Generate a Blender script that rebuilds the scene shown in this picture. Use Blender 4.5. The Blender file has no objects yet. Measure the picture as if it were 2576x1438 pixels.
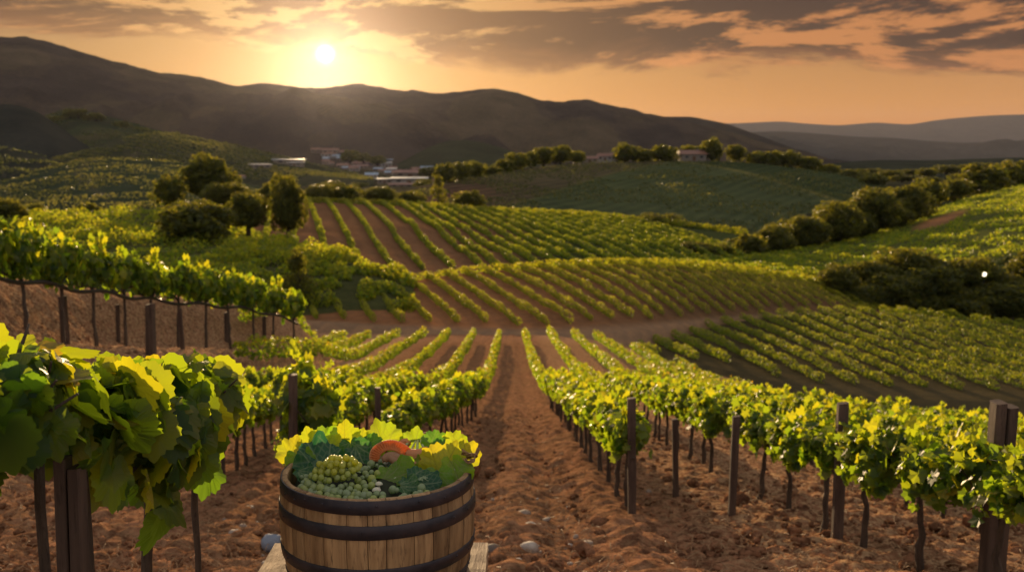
import bpy, bmesh, math, random
import numpy as np
from mathutils import Vector, Matrix

S = bpy.context.scene
COL = S.collection
rad = math.radians

# ------------------------------------------------------------------ camera
cam_d = bpy.data.cameras.new('camera')
cam = bpy.data.objects.new('camera', cam_d); COL.objects.link(cam)
PITCH = math.atan((719 - 400) / 2504.4)
cam.location = (0, 0, 0)
cam.rotation_euler = (math.pi / 2 - PITCH, 0, 0)
cam_d.lens = 35; cam_d.sensor_width = 36
cam_d.clip_start = 0.05; cam_d.clip_end = 60000
cam_d.dof.use_dof = True
cam_d.dof.focus_distance = 3.2
cam_d.dof.aperture_fstop = 4.4
S.camera = cam

# ------------------------------------------------------------------ world and sun
SUN_EL, SUN_AZ = rad(5.75), rad(-10.4)          # azimuth measured from +Y towards +X
SUN_DIR = Vector((math.sin(SUN_AZ) * math.cos(SUN_EL), math.cos(SUN_AZ) * math.cos(SUN_EL), math.sin(SUN_EL)))
S.view_settings.view_transform = 'Standard'
S.view_settings.look = 'None'
S.view_settings.exposure = 0.52
S.view_settings.gamma = 1.0
S.cycles.use_denoising = True
S.cycles.max_bounces = 7
S.cycles.diffuse_bounces = 3
S.cycles.glossy_bounces = 2
S.cycles.transmission_bounces = 4
S.cycles.volume_bounces = 0
S.cycles.transparent_max_bounces = 6
S.cycles.caustics_reflective = False
S.cycles.caustics_refractive = False
S.cycles.sample_clamp_indirect = 4.0


class NT:
    """small helper to write node maths"""
    def __init__(s, tree): s.t = tree; s.n = tree.nodes; s.l = tree.links
    def new(s, typ, **kw):
        n = s.n.new(typ)
        for k, v in kw.items(): setattr(n, k, v)
        return n
    def put(s, sock, v):
        if isinstance(v, bpy.types.NodeSocket): s.l.new(v, sock)
        elif v is not None:
            if hasattr(sock.default_value, '__len__'):
                v = tuple(v) if hasattr(v, '__len__') else (v,) * len(sock.default_value)
                if len(sock.default_value) == 4 and len(v) == 3: v = v + (1,)
            sock.default_value = v
    def m(s, op, a, b=None, c=None, clamp=False):
        n = s.new('ShaderNodeMath', operation=op, use_clamp=clamp)
        s.put(n.inputs[0], a)
        if b is not None: s.put(n.inputs[1], b)
        if c is not None: s.put(n.inputs[2], c)
        return n.outputs[0]
    def mr(s, v, a, b, c=0.0, d=1.0, typ='SMOOTHSTEP'):
        n = s.new('ShaderNodeMapRange', interpolation_type=typ)
        for i, x in enumerate((v, a, b, c, d)): s.put(n.inputs[i], x)
        return n.outputs[0]
    def mix(s, f, a, b, blend='MIX'):
        n = s.new('ShaderNodeMix', data_type='RGBA', blend_type=blend)
        s.put(n.inputs[0], f); s.put(n.inputs[6], a); s.put(n.inputs[7], b)
        return n.outputs[2]
    def noise(s, vec, scale, detail=4, rough=0.55, dist=0.0, out=0):
        n = s.new('ShaderNodeTexNoise')
        if vec is not None: s.l.new(vec, n.inputs['Vector'])
        n.inputs['Scale'].default_value = scale; n.inputs['Detail'].default_value = detail
        n.inputs['Roughness'].default_value = rough; n.inputs['Distortion'].default_value = dist
        return n.outputs[out]
    def ramp(s, f, stops):
        n = s.new('ShaderNodeValToRGB'); s.put(n.inputs[0], f)
        e = n.color_ramp.elements
        while len(e) < len(stops): e.new(0.5)
        for i, (p, c) in enumerate(stops):
            e[i].position = p; e[i].color = (*c, 1) if len(c) == 3 else c
        return n.outputs[0]
    def attr(s, name, out='Fac'):
        n = s.new('ShaderNodeAttribute'); n.attribute_name = name
        return n.outputs[out]
    def comb(s, x, y, z):
        n = s.new('ShaderNodeCombineXYZ')
        for i, v in enumerate((x, y, z)): s.put(n.inputs[i], v)
        return n.outputs[0]


def build_world():
    w = bpy.data.worlds.new('World'); S.world = w; w.use_nodes = True
    N = NT(w.node_tree); N.n.clear()
    out = N.new('ShaderNodeOutputWorld'); bg = N.new('ShaderNodeBackground')
    N.l.new(bg.outputs[0], out.inputs[0])
    sky = N.new('ShaderNodeTexSky', sky_type='NISHITA', sun_disc=False, sun_elevation=SUN_EL, sun_rotation=SUN_AZ)
    sky.dust_density = 3.0
    tc = N.new('ShaderNodeTexCoord'); sep = N.new('ShaderNodeSeparateXYZ')
    d = tc.outputs['Generated']; N.l.new(d, sep.inputs[0])
    x, y, z = sep.outputs
    az = N.m('ARCTAN2', x, y)
    # clear sky by elevation
    base = N.ramp(N.m('MULTIPLY', z, 2.0, clamp=True), [
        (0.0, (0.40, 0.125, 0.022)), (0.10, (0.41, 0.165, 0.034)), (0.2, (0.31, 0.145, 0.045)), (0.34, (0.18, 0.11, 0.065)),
        (0.6, (0.27, 0.26, 0.26)), (1.0, (0.32, 0.36, 0.42))])  # top stops, out of view, are raised as fill light
    dot = N.new('ShaderNodeVectorMath', operation='DOT_PRODUCT'); N.l.new(d, dot.inputs[0]); dot.inputs[1].default_value = SUN_DIR
    c = N.m('MAXIMUM', dot.outputs['Value'], 0.0)
    # left side duller and cooler; the unseen sky behind is brightened as fill light
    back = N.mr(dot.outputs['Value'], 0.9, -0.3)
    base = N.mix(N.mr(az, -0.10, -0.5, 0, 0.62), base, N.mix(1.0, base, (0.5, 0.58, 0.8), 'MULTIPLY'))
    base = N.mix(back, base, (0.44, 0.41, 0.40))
    def glow(p, col):
        return N.mix(1.0, (0, 0, 0), N.mix(1.0, N.comb(*([N.m('POWER', c, p)] * 3)), col, 'MULTIPLY'), 'ADD')
    g = N.mix(1.0, glow(22, (0.22, 0.122, 0.034)), glow(700, (0.07, 0.042, 0.012)), 'ADD')
    hot = N.mix(1.0, glow(6000, (.28, .18, .06)), glow(70000, (8, 6.2, 3.4)), 'ADD')
    # clouds
    p = N.comb(N.m('MULTIPLY', az, 3.2), N.m('MULTIPLY', z, 15.0), N.m('MULTIPLY', N.m('SUBTRACT', 1.0, y), 0.7))
    n1 = N.noise(p, 1.15, 9, 0.62, 0.5)
    p2 = N.new('ShaderNodeVectorMath', operation='ADD'); N.l.new(p, p2.inputs[0]); p2.inputs[1].default_value = (-0.05, -0.17, 0.0)
    n2 = N.noise(p2.outputs[0], 1.15, 9, 0.62, 0.5)
    edge = N.m('SUBTRACT', 0.090, N.m('MULTIPLY', az, 0.05))
    low = N.m('MULTIPLY', N.m('SUBTRACT', z, edge), 11.0)
    low = N.m('MAXIMUM', N.m('MINIMUM', low, 0.55), -0.42)
    f = N.m('ADD', N.m('MULTIPLY', N.m('SUBTRACT', n1, 0.47), 1.25), low)
    dens = N.mr(f, -0.02, 0.13)
    f2 = N.m('ADD', N.m('MULTIPLY', N.m('SUBTRACT', n2, 0.47), 1.25), low)
    rim = N.mr(N.m('SUBTRACT', f, f2), 0.005, 0.10)
    thick = N.mr(f, 0.03, 0.33)
    near = N.m('POWER', c, 45)
    darkc = N.mix(near, (0.016, 0.004, 0.006), (0.15, 0.058, 0.024))
    midc = N.mix(near, (0.12, 0.042, 0.018), (0.30, 0.13, 0.042))
    litc = N.mix(near, (0.50, 0.185, 0.052), (0.66, 0.40, 0.14))
    cl = N.mix(thick, midc, darkc)
    cl = N.mix(N.m('MULTIPLY', rim, 0.75), cl, litc)
    n3 = N.noise(p, 2.3, 6, 0.6, 0.8)
    streak = N.m('MULTIPLY', N.mr(n3, 0.54, 0.68), N.mr(f, 0.50, 0.12))
    cl = N.mix(N.m('MULTIPLY', streak, 0.8), cl, litc)
    # high above and behind, out of view, the grey cloud deck adds fill light
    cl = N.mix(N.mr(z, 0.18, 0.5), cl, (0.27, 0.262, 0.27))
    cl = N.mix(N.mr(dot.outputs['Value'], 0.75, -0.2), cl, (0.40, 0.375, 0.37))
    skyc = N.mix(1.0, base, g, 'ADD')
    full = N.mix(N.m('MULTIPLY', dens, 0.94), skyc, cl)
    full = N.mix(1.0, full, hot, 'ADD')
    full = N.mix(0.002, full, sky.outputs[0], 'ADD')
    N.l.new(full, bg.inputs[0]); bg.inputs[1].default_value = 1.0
    w.cycles.sampling_method = 'MANUAL'; w.cycles.sample_map_resolution = 1024


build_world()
sun_d = bpy.data.lights.new('sun', 'SUN'); sun_d.energy = 5.0; sun_d.angle = rad(0.5); sun_d.color = (1.0, 0.69, 0.37)
sun = bpy.data.objects.new('sun', sun_d); COL.objects.link(sun)
sun.rotation_euler = SUN_DIR.to_track_quat('Z', 'Y').to_euler()

# ------------------------------------------------------------------ helpers
rng = np.random.default_rng(7)
random.seed(7)
FP = 2504.4
CT, ST = math.cos(PITCH), math.sin(PITCH)


def slope_v(v):
    yc = -(np.asarray(v, float) - 719) / FP
    return (-ST + yc * CT) / (CT + yc * ST)


def az_u(u, v):
    yc = -(np.asarray(v, float) - 719) / FP
    return (np.asarray(u, float) - 1288) / FP / (CT + yc * ST)


def at(u, v, d):
    """the point that lies d metres ahead in the direction of the photograph's point (u, v)"""
    return Vector((float(az_u(u, v)) * d, d, float(slope_v(v)) * d))


def tag(o, label=None, cat=None, group=None, kind=None):
    if label: o['label'] = label
    if cat: o['category'] = cat
    if group: o['group'] = group
    if kind: o['kind'] = kind
    return o


def empty(name, loc, rz=0.0):
    o = bpy.data.objects.new(name, None); COL.objects.link(o)
    o.location = loc; o.rotation_euler = (0, 0, rz); o.empty_display_size = 0.1
    return o


def link(name, me, mat=None, parent=None):
    o = bpy.data.objects.new(name, me); COL.objects.link(o)
    if mat is not None:
        me.materials.clear(); me.materials.append(mat)
    if parent is not None: o.parent = parent
    return o


def mesh(name, V, Fs, smooth=False, attrs=None):
    """V (n,3); Fs list of index arrays (m,k)"""
    V = np.asarray(V, np.float32).reshape(-1, 3)
    if not isinstance(Fs, (list, tuple)): Fs = [Fs]
    Fs = [np.asarray(f, np.int32) for f in Fs if len(f)]
    me = bpy.data.meshes.new(name)
    me.vertices.add(len(V)); me.vertices.foreach_set('co', V.ravel())
    tot = np.concatenate([np.full(len(f), f.shape[1], np.int32) for f in Fs])
    idx = np.concatenate([f.ravel() for f in Fs])
    start = np.concatenate([[0], np.cumsum(tot)[:-1]]).astype(np.int32)
    me.loops.add(len(idx)); me.loops.foreach_set('vertex_index', idx)
    me.polygons.add(len(tot)); me.polygons.foreach_set('loop_start', start)
    me.polygons.foreach_set('use_smooth', np.full(len(tot), bool(smooth)))
    if attrs:
        for k, a in attrs.items():
            a = np.asarray(a, np.float32)
            if a.ndim == 1:
                at_ = me.attributes.new(k, 'FLOAT', 'POINT'); at_.data.foreach_set('value', a)
            else:
                at_ = me.attributes.new(k, 'FLOAT_COLOR', 'POINT')
                at_.data.foreach_set('color', np.concatenate([a, np.ones((len(a), 1), np.float32)], 1).ravel())
    me.update(calc_edges=True); me.validate()
    return me


def hash3(ix, iy, iz, seed):
    h = (ix * 374761393 + iy * 668265263 + iz * 2147483647 + seed * 1274126177) & 0xffffffff
    h = ((h ^ (h >> 13)) * 1274126177) & 0xffffffff
    h = ((h ^ (h >> 16)) * 2246822519) & 0xffffffff
    return ((h ^ (h >> 15)) & 0xffffff) / float(0xffffff)


def vnoise(x, y, z=0.0, seed=0):
    x, y, z = np.broadcast_arrays(np.asarray(x, float), np.asarray(y, float), np.asarray(z, float))
    xi, yi, zi = np.floor(x).astype(np.int64), np.floor(y).astype(np.int64), np.floor(z).astype(np.int64)
    fx, fy, fz = x - xi, y - yi, z - zi
    fx, fy, fz = [t * t * t * (t * (t * 6 - 15) + 10) for t in (fx, fy, fz)]
    r = 0
    for a in (0, 1):
        for b in (0, 1):
            for c in (0, 1):
                r = r + (fx if a else 1 - fx) * (fy if b else 1 - fy) * (fz if c else 1 - fz) * hash3(xi + a, yi + b, zi + c, seed)
    return r * 2 - 1


def fbm(x, y, z=0.0, seed=0, oct=4, gain=0.5):
    r, a = 0, 1.0
    for i in range(oct):
        r = r + a * vnoise(x * 2**i + i * 17.3, y * 2**i - i * 9.1, np.asarray(z) * 2**i, seed + i); a *= gain
    return r


def sstep(x, a, b):
    t = np.clip((np.asarray(x, float) - a) / (b - a), 0, 1); return t * t * (3 - 2 * t)


def tube(pts, radii, sides=8, close_ends=True, wob=0.0, seed=0):
    """verts and faces of a tube swept along pts"""
    P = np.asarray(pts, float); R = np.broadcast_to(np.asarray(radii, float), (len(P),))
    T = np.gradient(P, axis=0); T /= np.linalg.norm(T, axis=1)[:, None] + 1e-9
    ref = np.array([0.13, 0.31, 0.94]); V = []
    if abs(T[:, 2]).mean() > 0.75: ref = np.array([0.94, 0.3, 0.1])
    r2 = np.random.default_rng(seed)
    for i in range(len(P)):
        a = np.cross(T[i], ref); a /= np.linalg.norm(a) + 1e-9; b = np.cross(T[i], a)
        th = np.arange(sides) / sides * 2 * np.pi
        rr = R[i] * (1 + wob * r2.uniform(-1, 1, sides))
        V.append(P[i] + (np.cos(th) * rr)[:, None] * a + (np.sin(th) * rr)[:, None] * b)
    V = np.concatenate(V)
    q = []
    for i in range(len(P) - 1):
        for k in range(sides):
            q.append((i * sides + k, i * sides + (k + 1) % sides, (i + 1) * sides + (k + 1) % sides, (i + 1) * sides + k))
    n = len(V); V = np.concatenate([V, P[:1], P[-1:]])
    t = []
    for k in range(sides):
        t.append((n, (k + 1) % sides, k)); e = (len(P) - 1) * sides
        t.append((n + 1, e + k, e + (k + 1) % sides))
    return V, np.array(q), np.array(t)


class MB:
    """collects geometry for one mesh"""
    def __init__(s): s.V = []; s.F = {}; s.n = 0; s.A = []
    def add(s, V, *Fs, a=0.0):
        V = np.asarray(V, float).reshape(-1, 3)
        for f in Fs:
            f = np.asarray(f, np.int64)
            if len(f): s.F.setdefault(f.shape[1], []).append(f + s.n)
        s.V.append(V); s.n += len(V); s.A.append(np.broadcast_to(np.asarray(a, float), (len(V),)))
    def tube(s, pts, r, sides=8, wob=0.0, seed=0, a=0.0):
        V, q, t = tube(pts, r, sides, True, wob, seed); s.add(V, q, t, a=a)
    def box(s, c, size, rz=0.0, a=0.0, taper=1.0, tilt=(0, 0)):
        x, y, z = [v / 2 for v in size]
        V = np.array([(sx * x * (taper if sz > 0 else 1), sy * y * (taper if sz > 0 else 1), sz * z) for sz in (-1, 1) for sy in (-1, 1) for sx in (-1, 1)])
        M = Matrix.Rotation(rz, 3, 'Z') @ Matrix.Rotation(tilt[0], 3, 'X') @ Matrix.Rotation(tilt[1], 3, 'Y')
        V = V @ np.array(M).T + np.array(c)
        s.add(V, np.array([(0, 2, 3, 1), (4, 5, 7, 6), (0, 1, 5, 4), (2, 6, 7, 3), (0, 4, 6, 2), (1, 3, 7, 5)]), a=a)
    def mesh(s, name, smooth=False, attr='tint'):
        return mesh(name, np.concatenate(s.V), [np.concatenate(v) for v in s.F.values()], smooth, {attr: np.concatenate(s.A)})


# ------------------------------------------------------------------ materials
def new_mat(name):
    m = bpy.data.materials.new(name); m.use_nodes = True
    N = NT(m.node_tree); N.n.clear()
    out = N.new('ShaderNodeOutputMaterial')
    return m, N, out


def bump(N, h, strength, dist=0.02):
    b = N.new('ShaderNodeBump'); N.put(b.inputs['Height'], h)
    b.inputs['Strength'].default_value = strength; b.inputs['Distance'].default_value = dist
    return b.outputs[0]


def princ(N, out, color, rough=0.8, spec=0.3, normal=None, **kw):
    p = N.new('ShaderNodeBsdfPrincipled')
    N.put(p.inputs['Base Color'], color); N.put(p.inputs['Roughness'], rough); N.put(p.inputs['Specular IOR Level'], spec)
    if normal is not None: N.l.new(normal, p.inputs['Normal'])
    for k, v in kw.items(): N.put(p.inputs[k.replace('_', ' ')], v)
    if out is not None: N.l.new(p.outputs[0], out.inputs[0])
    return p


def leaf_mat(name, stops, tstops, transl=0.5, gloss=0.35, attr='tint', rough=0.45):
    m, N, out = new_mat(name)
    t = N.attr(attr)
    c = N.ramp(t, stops); tc = N.ramp(t, tstops)
    p = princ(N, None, c, rough, gloss)
    tr = N.new('ShaderNodeBsdfTranslucent'); N.put(tr.inputs[0], tc)
    mx = N.new('ShaderNodeMixShader'); mx.inputs[0].default_value = transl
    N.l.new(p.outputs[0], mx.inputs[1]); N.l.new(tr.outputs[0], mx.inputs[2]); N.l.new(mx.outputs[0], out.inputs[0])
    return m


M = {}
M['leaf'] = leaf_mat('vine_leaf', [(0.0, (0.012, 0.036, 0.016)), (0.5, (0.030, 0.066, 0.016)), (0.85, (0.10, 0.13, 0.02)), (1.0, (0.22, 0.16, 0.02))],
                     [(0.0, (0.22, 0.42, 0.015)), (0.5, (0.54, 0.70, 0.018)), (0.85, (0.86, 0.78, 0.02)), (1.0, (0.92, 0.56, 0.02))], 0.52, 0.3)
M['leaf_far'] = leaf_mat('far_vine_leaf', [(0.0, (0.03, 0.07, 0.018)), (0.5, (0.06, 0.105, 0.02)), (1.0, (0.12, 0.14, 0.022))],
                         [(0.0, (0.20, 0.34, 0.015)), (0.5, (0.50, 0.58, 0.02)), (1.0, (0.80, 0.70, 0.025))], 0.5, 0.2)
M['leaf_dull'] = leaf_mat('distant_crop_leaf', [(0.0, (0.030, 0.046, 0.022)), (0.5, (0.065, 0.080, 0.038)), (1.0, (0.115, 0.115, 0.046))],
                          [(0.0, (0.07, 0.09, 0.02)), (0.5, (0.20, 0.21, 0.04)), (1.0, (0.36, 0.32, 0.06))], 0.42, 0.1)
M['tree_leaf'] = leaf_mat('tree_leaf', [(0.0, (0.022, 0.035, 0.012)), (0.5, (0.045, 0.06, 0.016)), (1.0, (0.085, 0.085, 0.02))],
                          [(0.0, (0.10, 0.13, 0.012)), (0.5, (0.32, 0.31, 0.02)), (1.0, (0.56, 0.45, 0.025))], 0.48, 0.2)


def soil_mat():
    m, N, out = new_mat('tilled_soil')
    g = N.new('ShaderNodeNewGeometry').outputs['Position']
    n1 = N.noise(g, 0.35, 5, 0.6); n2 = N.noise(g, 5.0, 6, 0.65); n3 = N.noise(g, 34.0, 5, 0.7)
    c = N.mix(N.mr(n2, 0.35, 0.68), (0.12, 0.056, 0.032), (0.42, 0.20, 0.105))
    c = N.mix(N.mr(n1, 0.35, 0.7, 0, 0.5), c, (0.28, 0.15, 0.075))
    c = N.mix(N.mr(n3, 0.6, 0.75, 0, 0.7), c, (0.42, 0.26, 0.14))
    c = N.mix(N.mr(n3, 0.47, 0.33, 0, 0.85), c, (0.035, 0.017, 0.010))
    straw = N.attr('straw')
    n4 = N.noise(g, 14.0, 4, 0.7)
    c = N.mix(N.m('MULTIPLY', straw, N.mr(n4, 0.42, 0.62)), c, (0.55, 0.34, 0.18))
    far = N.attr('grassy')
    c = N.mix(N.m('MULTIPLY', far, N.mr(n2, 0.35, 0.6)), c, (0.10, 0.085, 0.03))
    h = N.m('ADD', N.m('MULTIPLY', n2, 1.0), N.m('MULTIPLY', n3, 0.4))
    d = N.new('ShaderNodeBsdfDiffuse'); N.put(d.inputs[0], c); N.l.new(bump(N, h, 1.0, 0.09), d.inputs['Normal']); N.l.new(d.outputs[0], out.inputs[0])
    return m


M['soil'] = soil_mat()


def land_mat(name, bump_s=0.6, sc=1.0):
    """hill ground: the vertex colour says which field, noise breaks it up"""
    m, N, out = new_mat(name)
    g = N.new('ShaderNodeNewGeometry').outputs['Position']
    col = N.attr('field', 'Color')
    n1 = N.noise(g, 0.09 * sc, 6, 0.6); n2 = N.noise(g, 1.1 * sc, 5, 0.65)
    c = N.mix(N.mr(n1, 0.3, 0.7, 0, 0.45), col, N.mix(1.0, col, (0.45, 0.5, 0.5), 'MULTIPLY'))
    c = N.mix(N.mr(n2, 0.35, 0.7, 0, 0.5), c, N.mix(1.0, col, (1.5, 1.35, 1.1), 'MULTIPLY'))
    if sc < 1:      # distant crops: faint planted lines
        wv = N.new('ShaderNodeTexWave', wave_type='BANDS', bands_direction='X'); mp = N.new('ShaderNodeMapping'); N.l.new(g, mp.inputs[0]); mp.inputs['Rotation'].default_value = (0, 0, 0.5)
        N.l.new(mp.outputs[0], wv.inputs[0]); wv.inputs['Scale'].default_value = 0.055; wv.inputs['Distortion'].default_value = 3.0; wv.inputs['Detail Scale'].default_value = 0.3
        c = N.mix(N.m('MULTIPLY', wv.outputs['Fac'], N.mr(n1, .35, .6, .25, .8)), c, N.mix(1.0, c, (0.5, 0.55, 0.6), 'MULTIPLY'))
    d = N.new('ShaderNodeBsdfDiffuse'); N.put(d.inputs[0], c); N.l.new(d.outputs[0], out.inputs[0])
    N.l.new(bump(N, N.m('ADD', n1, N.m('MULTIPLY', n2, 0.3)), bump_s, 0.5 / sc), d.inputs['Normal'])
    return m


M['land'] = land_mat('field_ground')
M['landfar'] = land_mat('far_hillside', 1.0, 0.12)


def wood_mat(name, cols, scale=(9, 9, 1.2), rough=0.75, attr=None, bs=0.35, spec=0.25):
    m, N, out = new_mat(name)
    tc = N.new('ShaderNodeTexCoord').outputs['Object']
    mp = N.new('ShaderNodeMapping'); N.l.new(tc, mp.inputs[0]); mp.inputs['Scale'].default_value = scale
    v = mp.outputs[0]
    if attr:
        ad = N.new('ShaderNodeVectorMath', operation='ADD'); N.l.new(v, ad.inputs[0])
        N.l.new(N.comb(N.m('MULTIPLY', N.attr(attr), 31.0), N.m('MULTIPLY', N.attr(attr), 77.0), N.m('MULTIPLY', N.attr(attr), 13.0)), ad.inputs[1]); v = ad.outputs[0]
    n1 = N.noise(v, 1.0, 6, 0.6, 0.4); n2 = N.noise(v, 6.0, 5, 0.7, 0.2); n3 = N.noise(tc, 5.0, 4, 0.6)
    c = N.mix(N.mr(n1, 0.3, 0.7), cols[0], cols[1])
    c = N.mix(N.mr(n2, 0.52, 0.72, 0, 0.75), c, cols[2])
    c = N.mix(N.mr(n3, 0.55, 0.75, 0, 0.55), c, cols[2])
    if attr:
        c = N.mix(1.0, c, N.comb(*[N.m('MULTIPLY_ADD', N.attr(attr), 0.55, 0.7)] * 3), 'MULTIPLY')
    princ(N, out, c, rough, spec, bump(N, N.m('ADD', n2, n1), bs, 0.01))
    return m


M['stake'] = wood_mat('weathered_stake', [(0.055, 0.035, 0.026), (0.12, 0.078, 0.055), (0.02, 0.013, 0.011)], (14, 14, 1.5))
M['bark'] = wood_mat('vine_bark', [(0.05, 0.034, 0.024), (0.10, 0.07, 0.048), (0.016, 0.011, 0.009)], (20, 20, 4), bs=0.8)
M['tree_bark'] = wood_mat('tree_bark', [(0.06, 0.045, 0.03), (0.11, 0.085, 0.06), (0.02, 0.015, 0.012)], (3, 3, .6), bs=0.8)

# ------------------------------------------------------------------ foreground terrain
_vt = [(1.5, 1700), (7.5, 1438), (9.7, 1310), (13.3, 1189), (20, 1085), (30, 1020), (40, 970), (53, 902), (64, 862), (76, 838), (90, 812)]
_dy = np.array([-30, 0, 3.0, 5.0] + [a for a, b in _vt[1:]] + [130, 400.])
_dz = np.array([-1.6, -1.75, -2.05, -2.62] + [float(slope_v(b)) * a for a, b in _vt[1:]] + [-19.0, -30.0])
_gy = np.arange(-30, 400, 0.25); _gz = np.interp(_gy, _dy, _dz)
_k = np.exp(-0.5 * (np.arange(-24, 25) / 7.0) ** 2); _k /= _k.sum()
_gz = np.convolve(np.pad(_gz, 24, mode='edge'), _k, 'valid')


def ground(X, Y):
    X = np.asarray(X, float); Y = np.asarray(Y, float)
    z = np.interp(Y, _gy, _gz)
    bank = 1.75 * sstep(-X, 6.0, 9.2) * sstep(Y, 8, 18) * (1 - sstep(Y, 38, 47))
    lim = np.interp(Y, [20, 27, 31.5, 36.5, 44], [-9.8, -9.75, -9.0, -8.1, -6.8])
    bank = bank + 1.75 * sstep(lim - X, 0.4, 2.6) * sstep(Y, 10, 20) * (1 - sstep(Y, 41, 50))
    tilt = 0.115 * np.maximum(0, X - 2.7) * sstep(Y, 5, 10) + 0.14 * np.maximum(0, X - 7) * sstep(Y, 26, 50)
    tilt = np.minimum(tilt, 9.0)
    return z + bank - tilt


def gz(x, y): return float(ground(x, y))


# vine rows of the near field, as (distance, x) polylines on the ground
ROWS_R = [[(9.7, 1.2), (64, 0.82)], [(5.6, 3.3), (6.7, 3.2), (13, 2.75), (64, 2.5)]] + \
         [[(10, 5.0 + 1.85 * k), (64, 4.15 + 1.62 * k)] for k in range(5)]
ROWS_L = [[(12.6, -1.55), (16, -1.15), (22, -.95), (64, -.84)], [(9.9, -2.2), (16, -2.5), (64, -2.5)]] + \
         [[(12, -3.7), (18, -4.3), (64, -4.15)]] + [[(10, -4.6 - 1.75 * k), (64, -4.15 - 1.64 * k)] for k in range(1, 6)]


def row_x(row, y):
    ys = [p[0] for p in row]; xs = [p[1] for p in row]
    if y < ys[0]: return xs[0] + (xs[0] - xs[1]) / (ys[1] - ys[0]) * (ys[0] - y)
    return float(np.interp(y, ys, xs))


def build_near_ground():
    Y = np.concatenate([np.linspace(-4, 6, 14)[:-1], 6 * (108 / 6) ** (np.linspace(0, 1, 560))])
    a = np.linspace(-0.70, 0.70, 430)
    YY, AA = np.meshgrid(Y, a, indexing='ij'); XX = AA * (YY + 6.5)
    Z = ground(XX, YY)
    near = 1 - sstep(YY, 25, 60)
    rough = 0.028 * fbm(XX * 1.1, YY * 1.1, 0, 3, 3) + 0.030 * near * fbm(XX * 5.5, YY * 5.5, 0, 11, 3, 0.6)
    clod = np.maximum(0, vnoise(XX * 9, YY * 9, 0, 31)) * 0.035 + np.maximum(0, vnoise(XX * 5.2, YY * 5.2, 0, 37) - 0.3) * 0.06
    track = np.abs(XX - 0.05)
    ruts = -0.06 * np.exp(-((track - 0.42) / 0.16) ** 2) + 0.03 * np.exp(-(track / 0.2) ** 2)
    sm = np.exp(-((track - 0.42) / 0.22) ** 2)
    berm = 0.09 * np.exp(-((XX - 1.05) / 0.22) ** 2) + 0.08 * np.exp(-((XX + 1.15) / 0.25) ** 2)
    Z = Z + rough + clod * near * (1 - 0.65 * sm) + ruts + berm * sstep(YY, 5, 9)
    furrow = 0.014 * np.sin(XX * 2 * np.pi / 0.32 + 2 * fbm(XX * .3, YY * .3, 0, 5, 2)) * sstep(np.abs(XX), 2.0, 3.0) * (1 - sstep(YY, 30, 60))
    Z += furrow
    n, mth = YY.shape
    V = np.stack([XX, YY, Z], -1).reshape(-1, 3)
    i = np.arange(n * mth).reshape(n, mth)
    F = np.stack([i[:-1, :-1], i[:-1, 1:], i[1:, 1:], i[1:, :-1]], -1).reshape(-1, 4)
    straw = 0.25 + 0.6 * sstep(XX, 1.3, 2.4) + 0.7 * sstep(-XX, 5.5, 8)
    grassy = sstep(YY, 66, 78) * 0.8 * sstep(XX, 4, 12)
    me = mesh('ground', V, F, True, {'straw': np.clip(straw, 0, 1).ravel(), 'grassy': grassy.ravel()})
    tag(link('ground', me, M['soil']), kind='structure')


build_near_ground()


# ------------------------------------------------------------------ hills
HILLS = []


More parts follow.
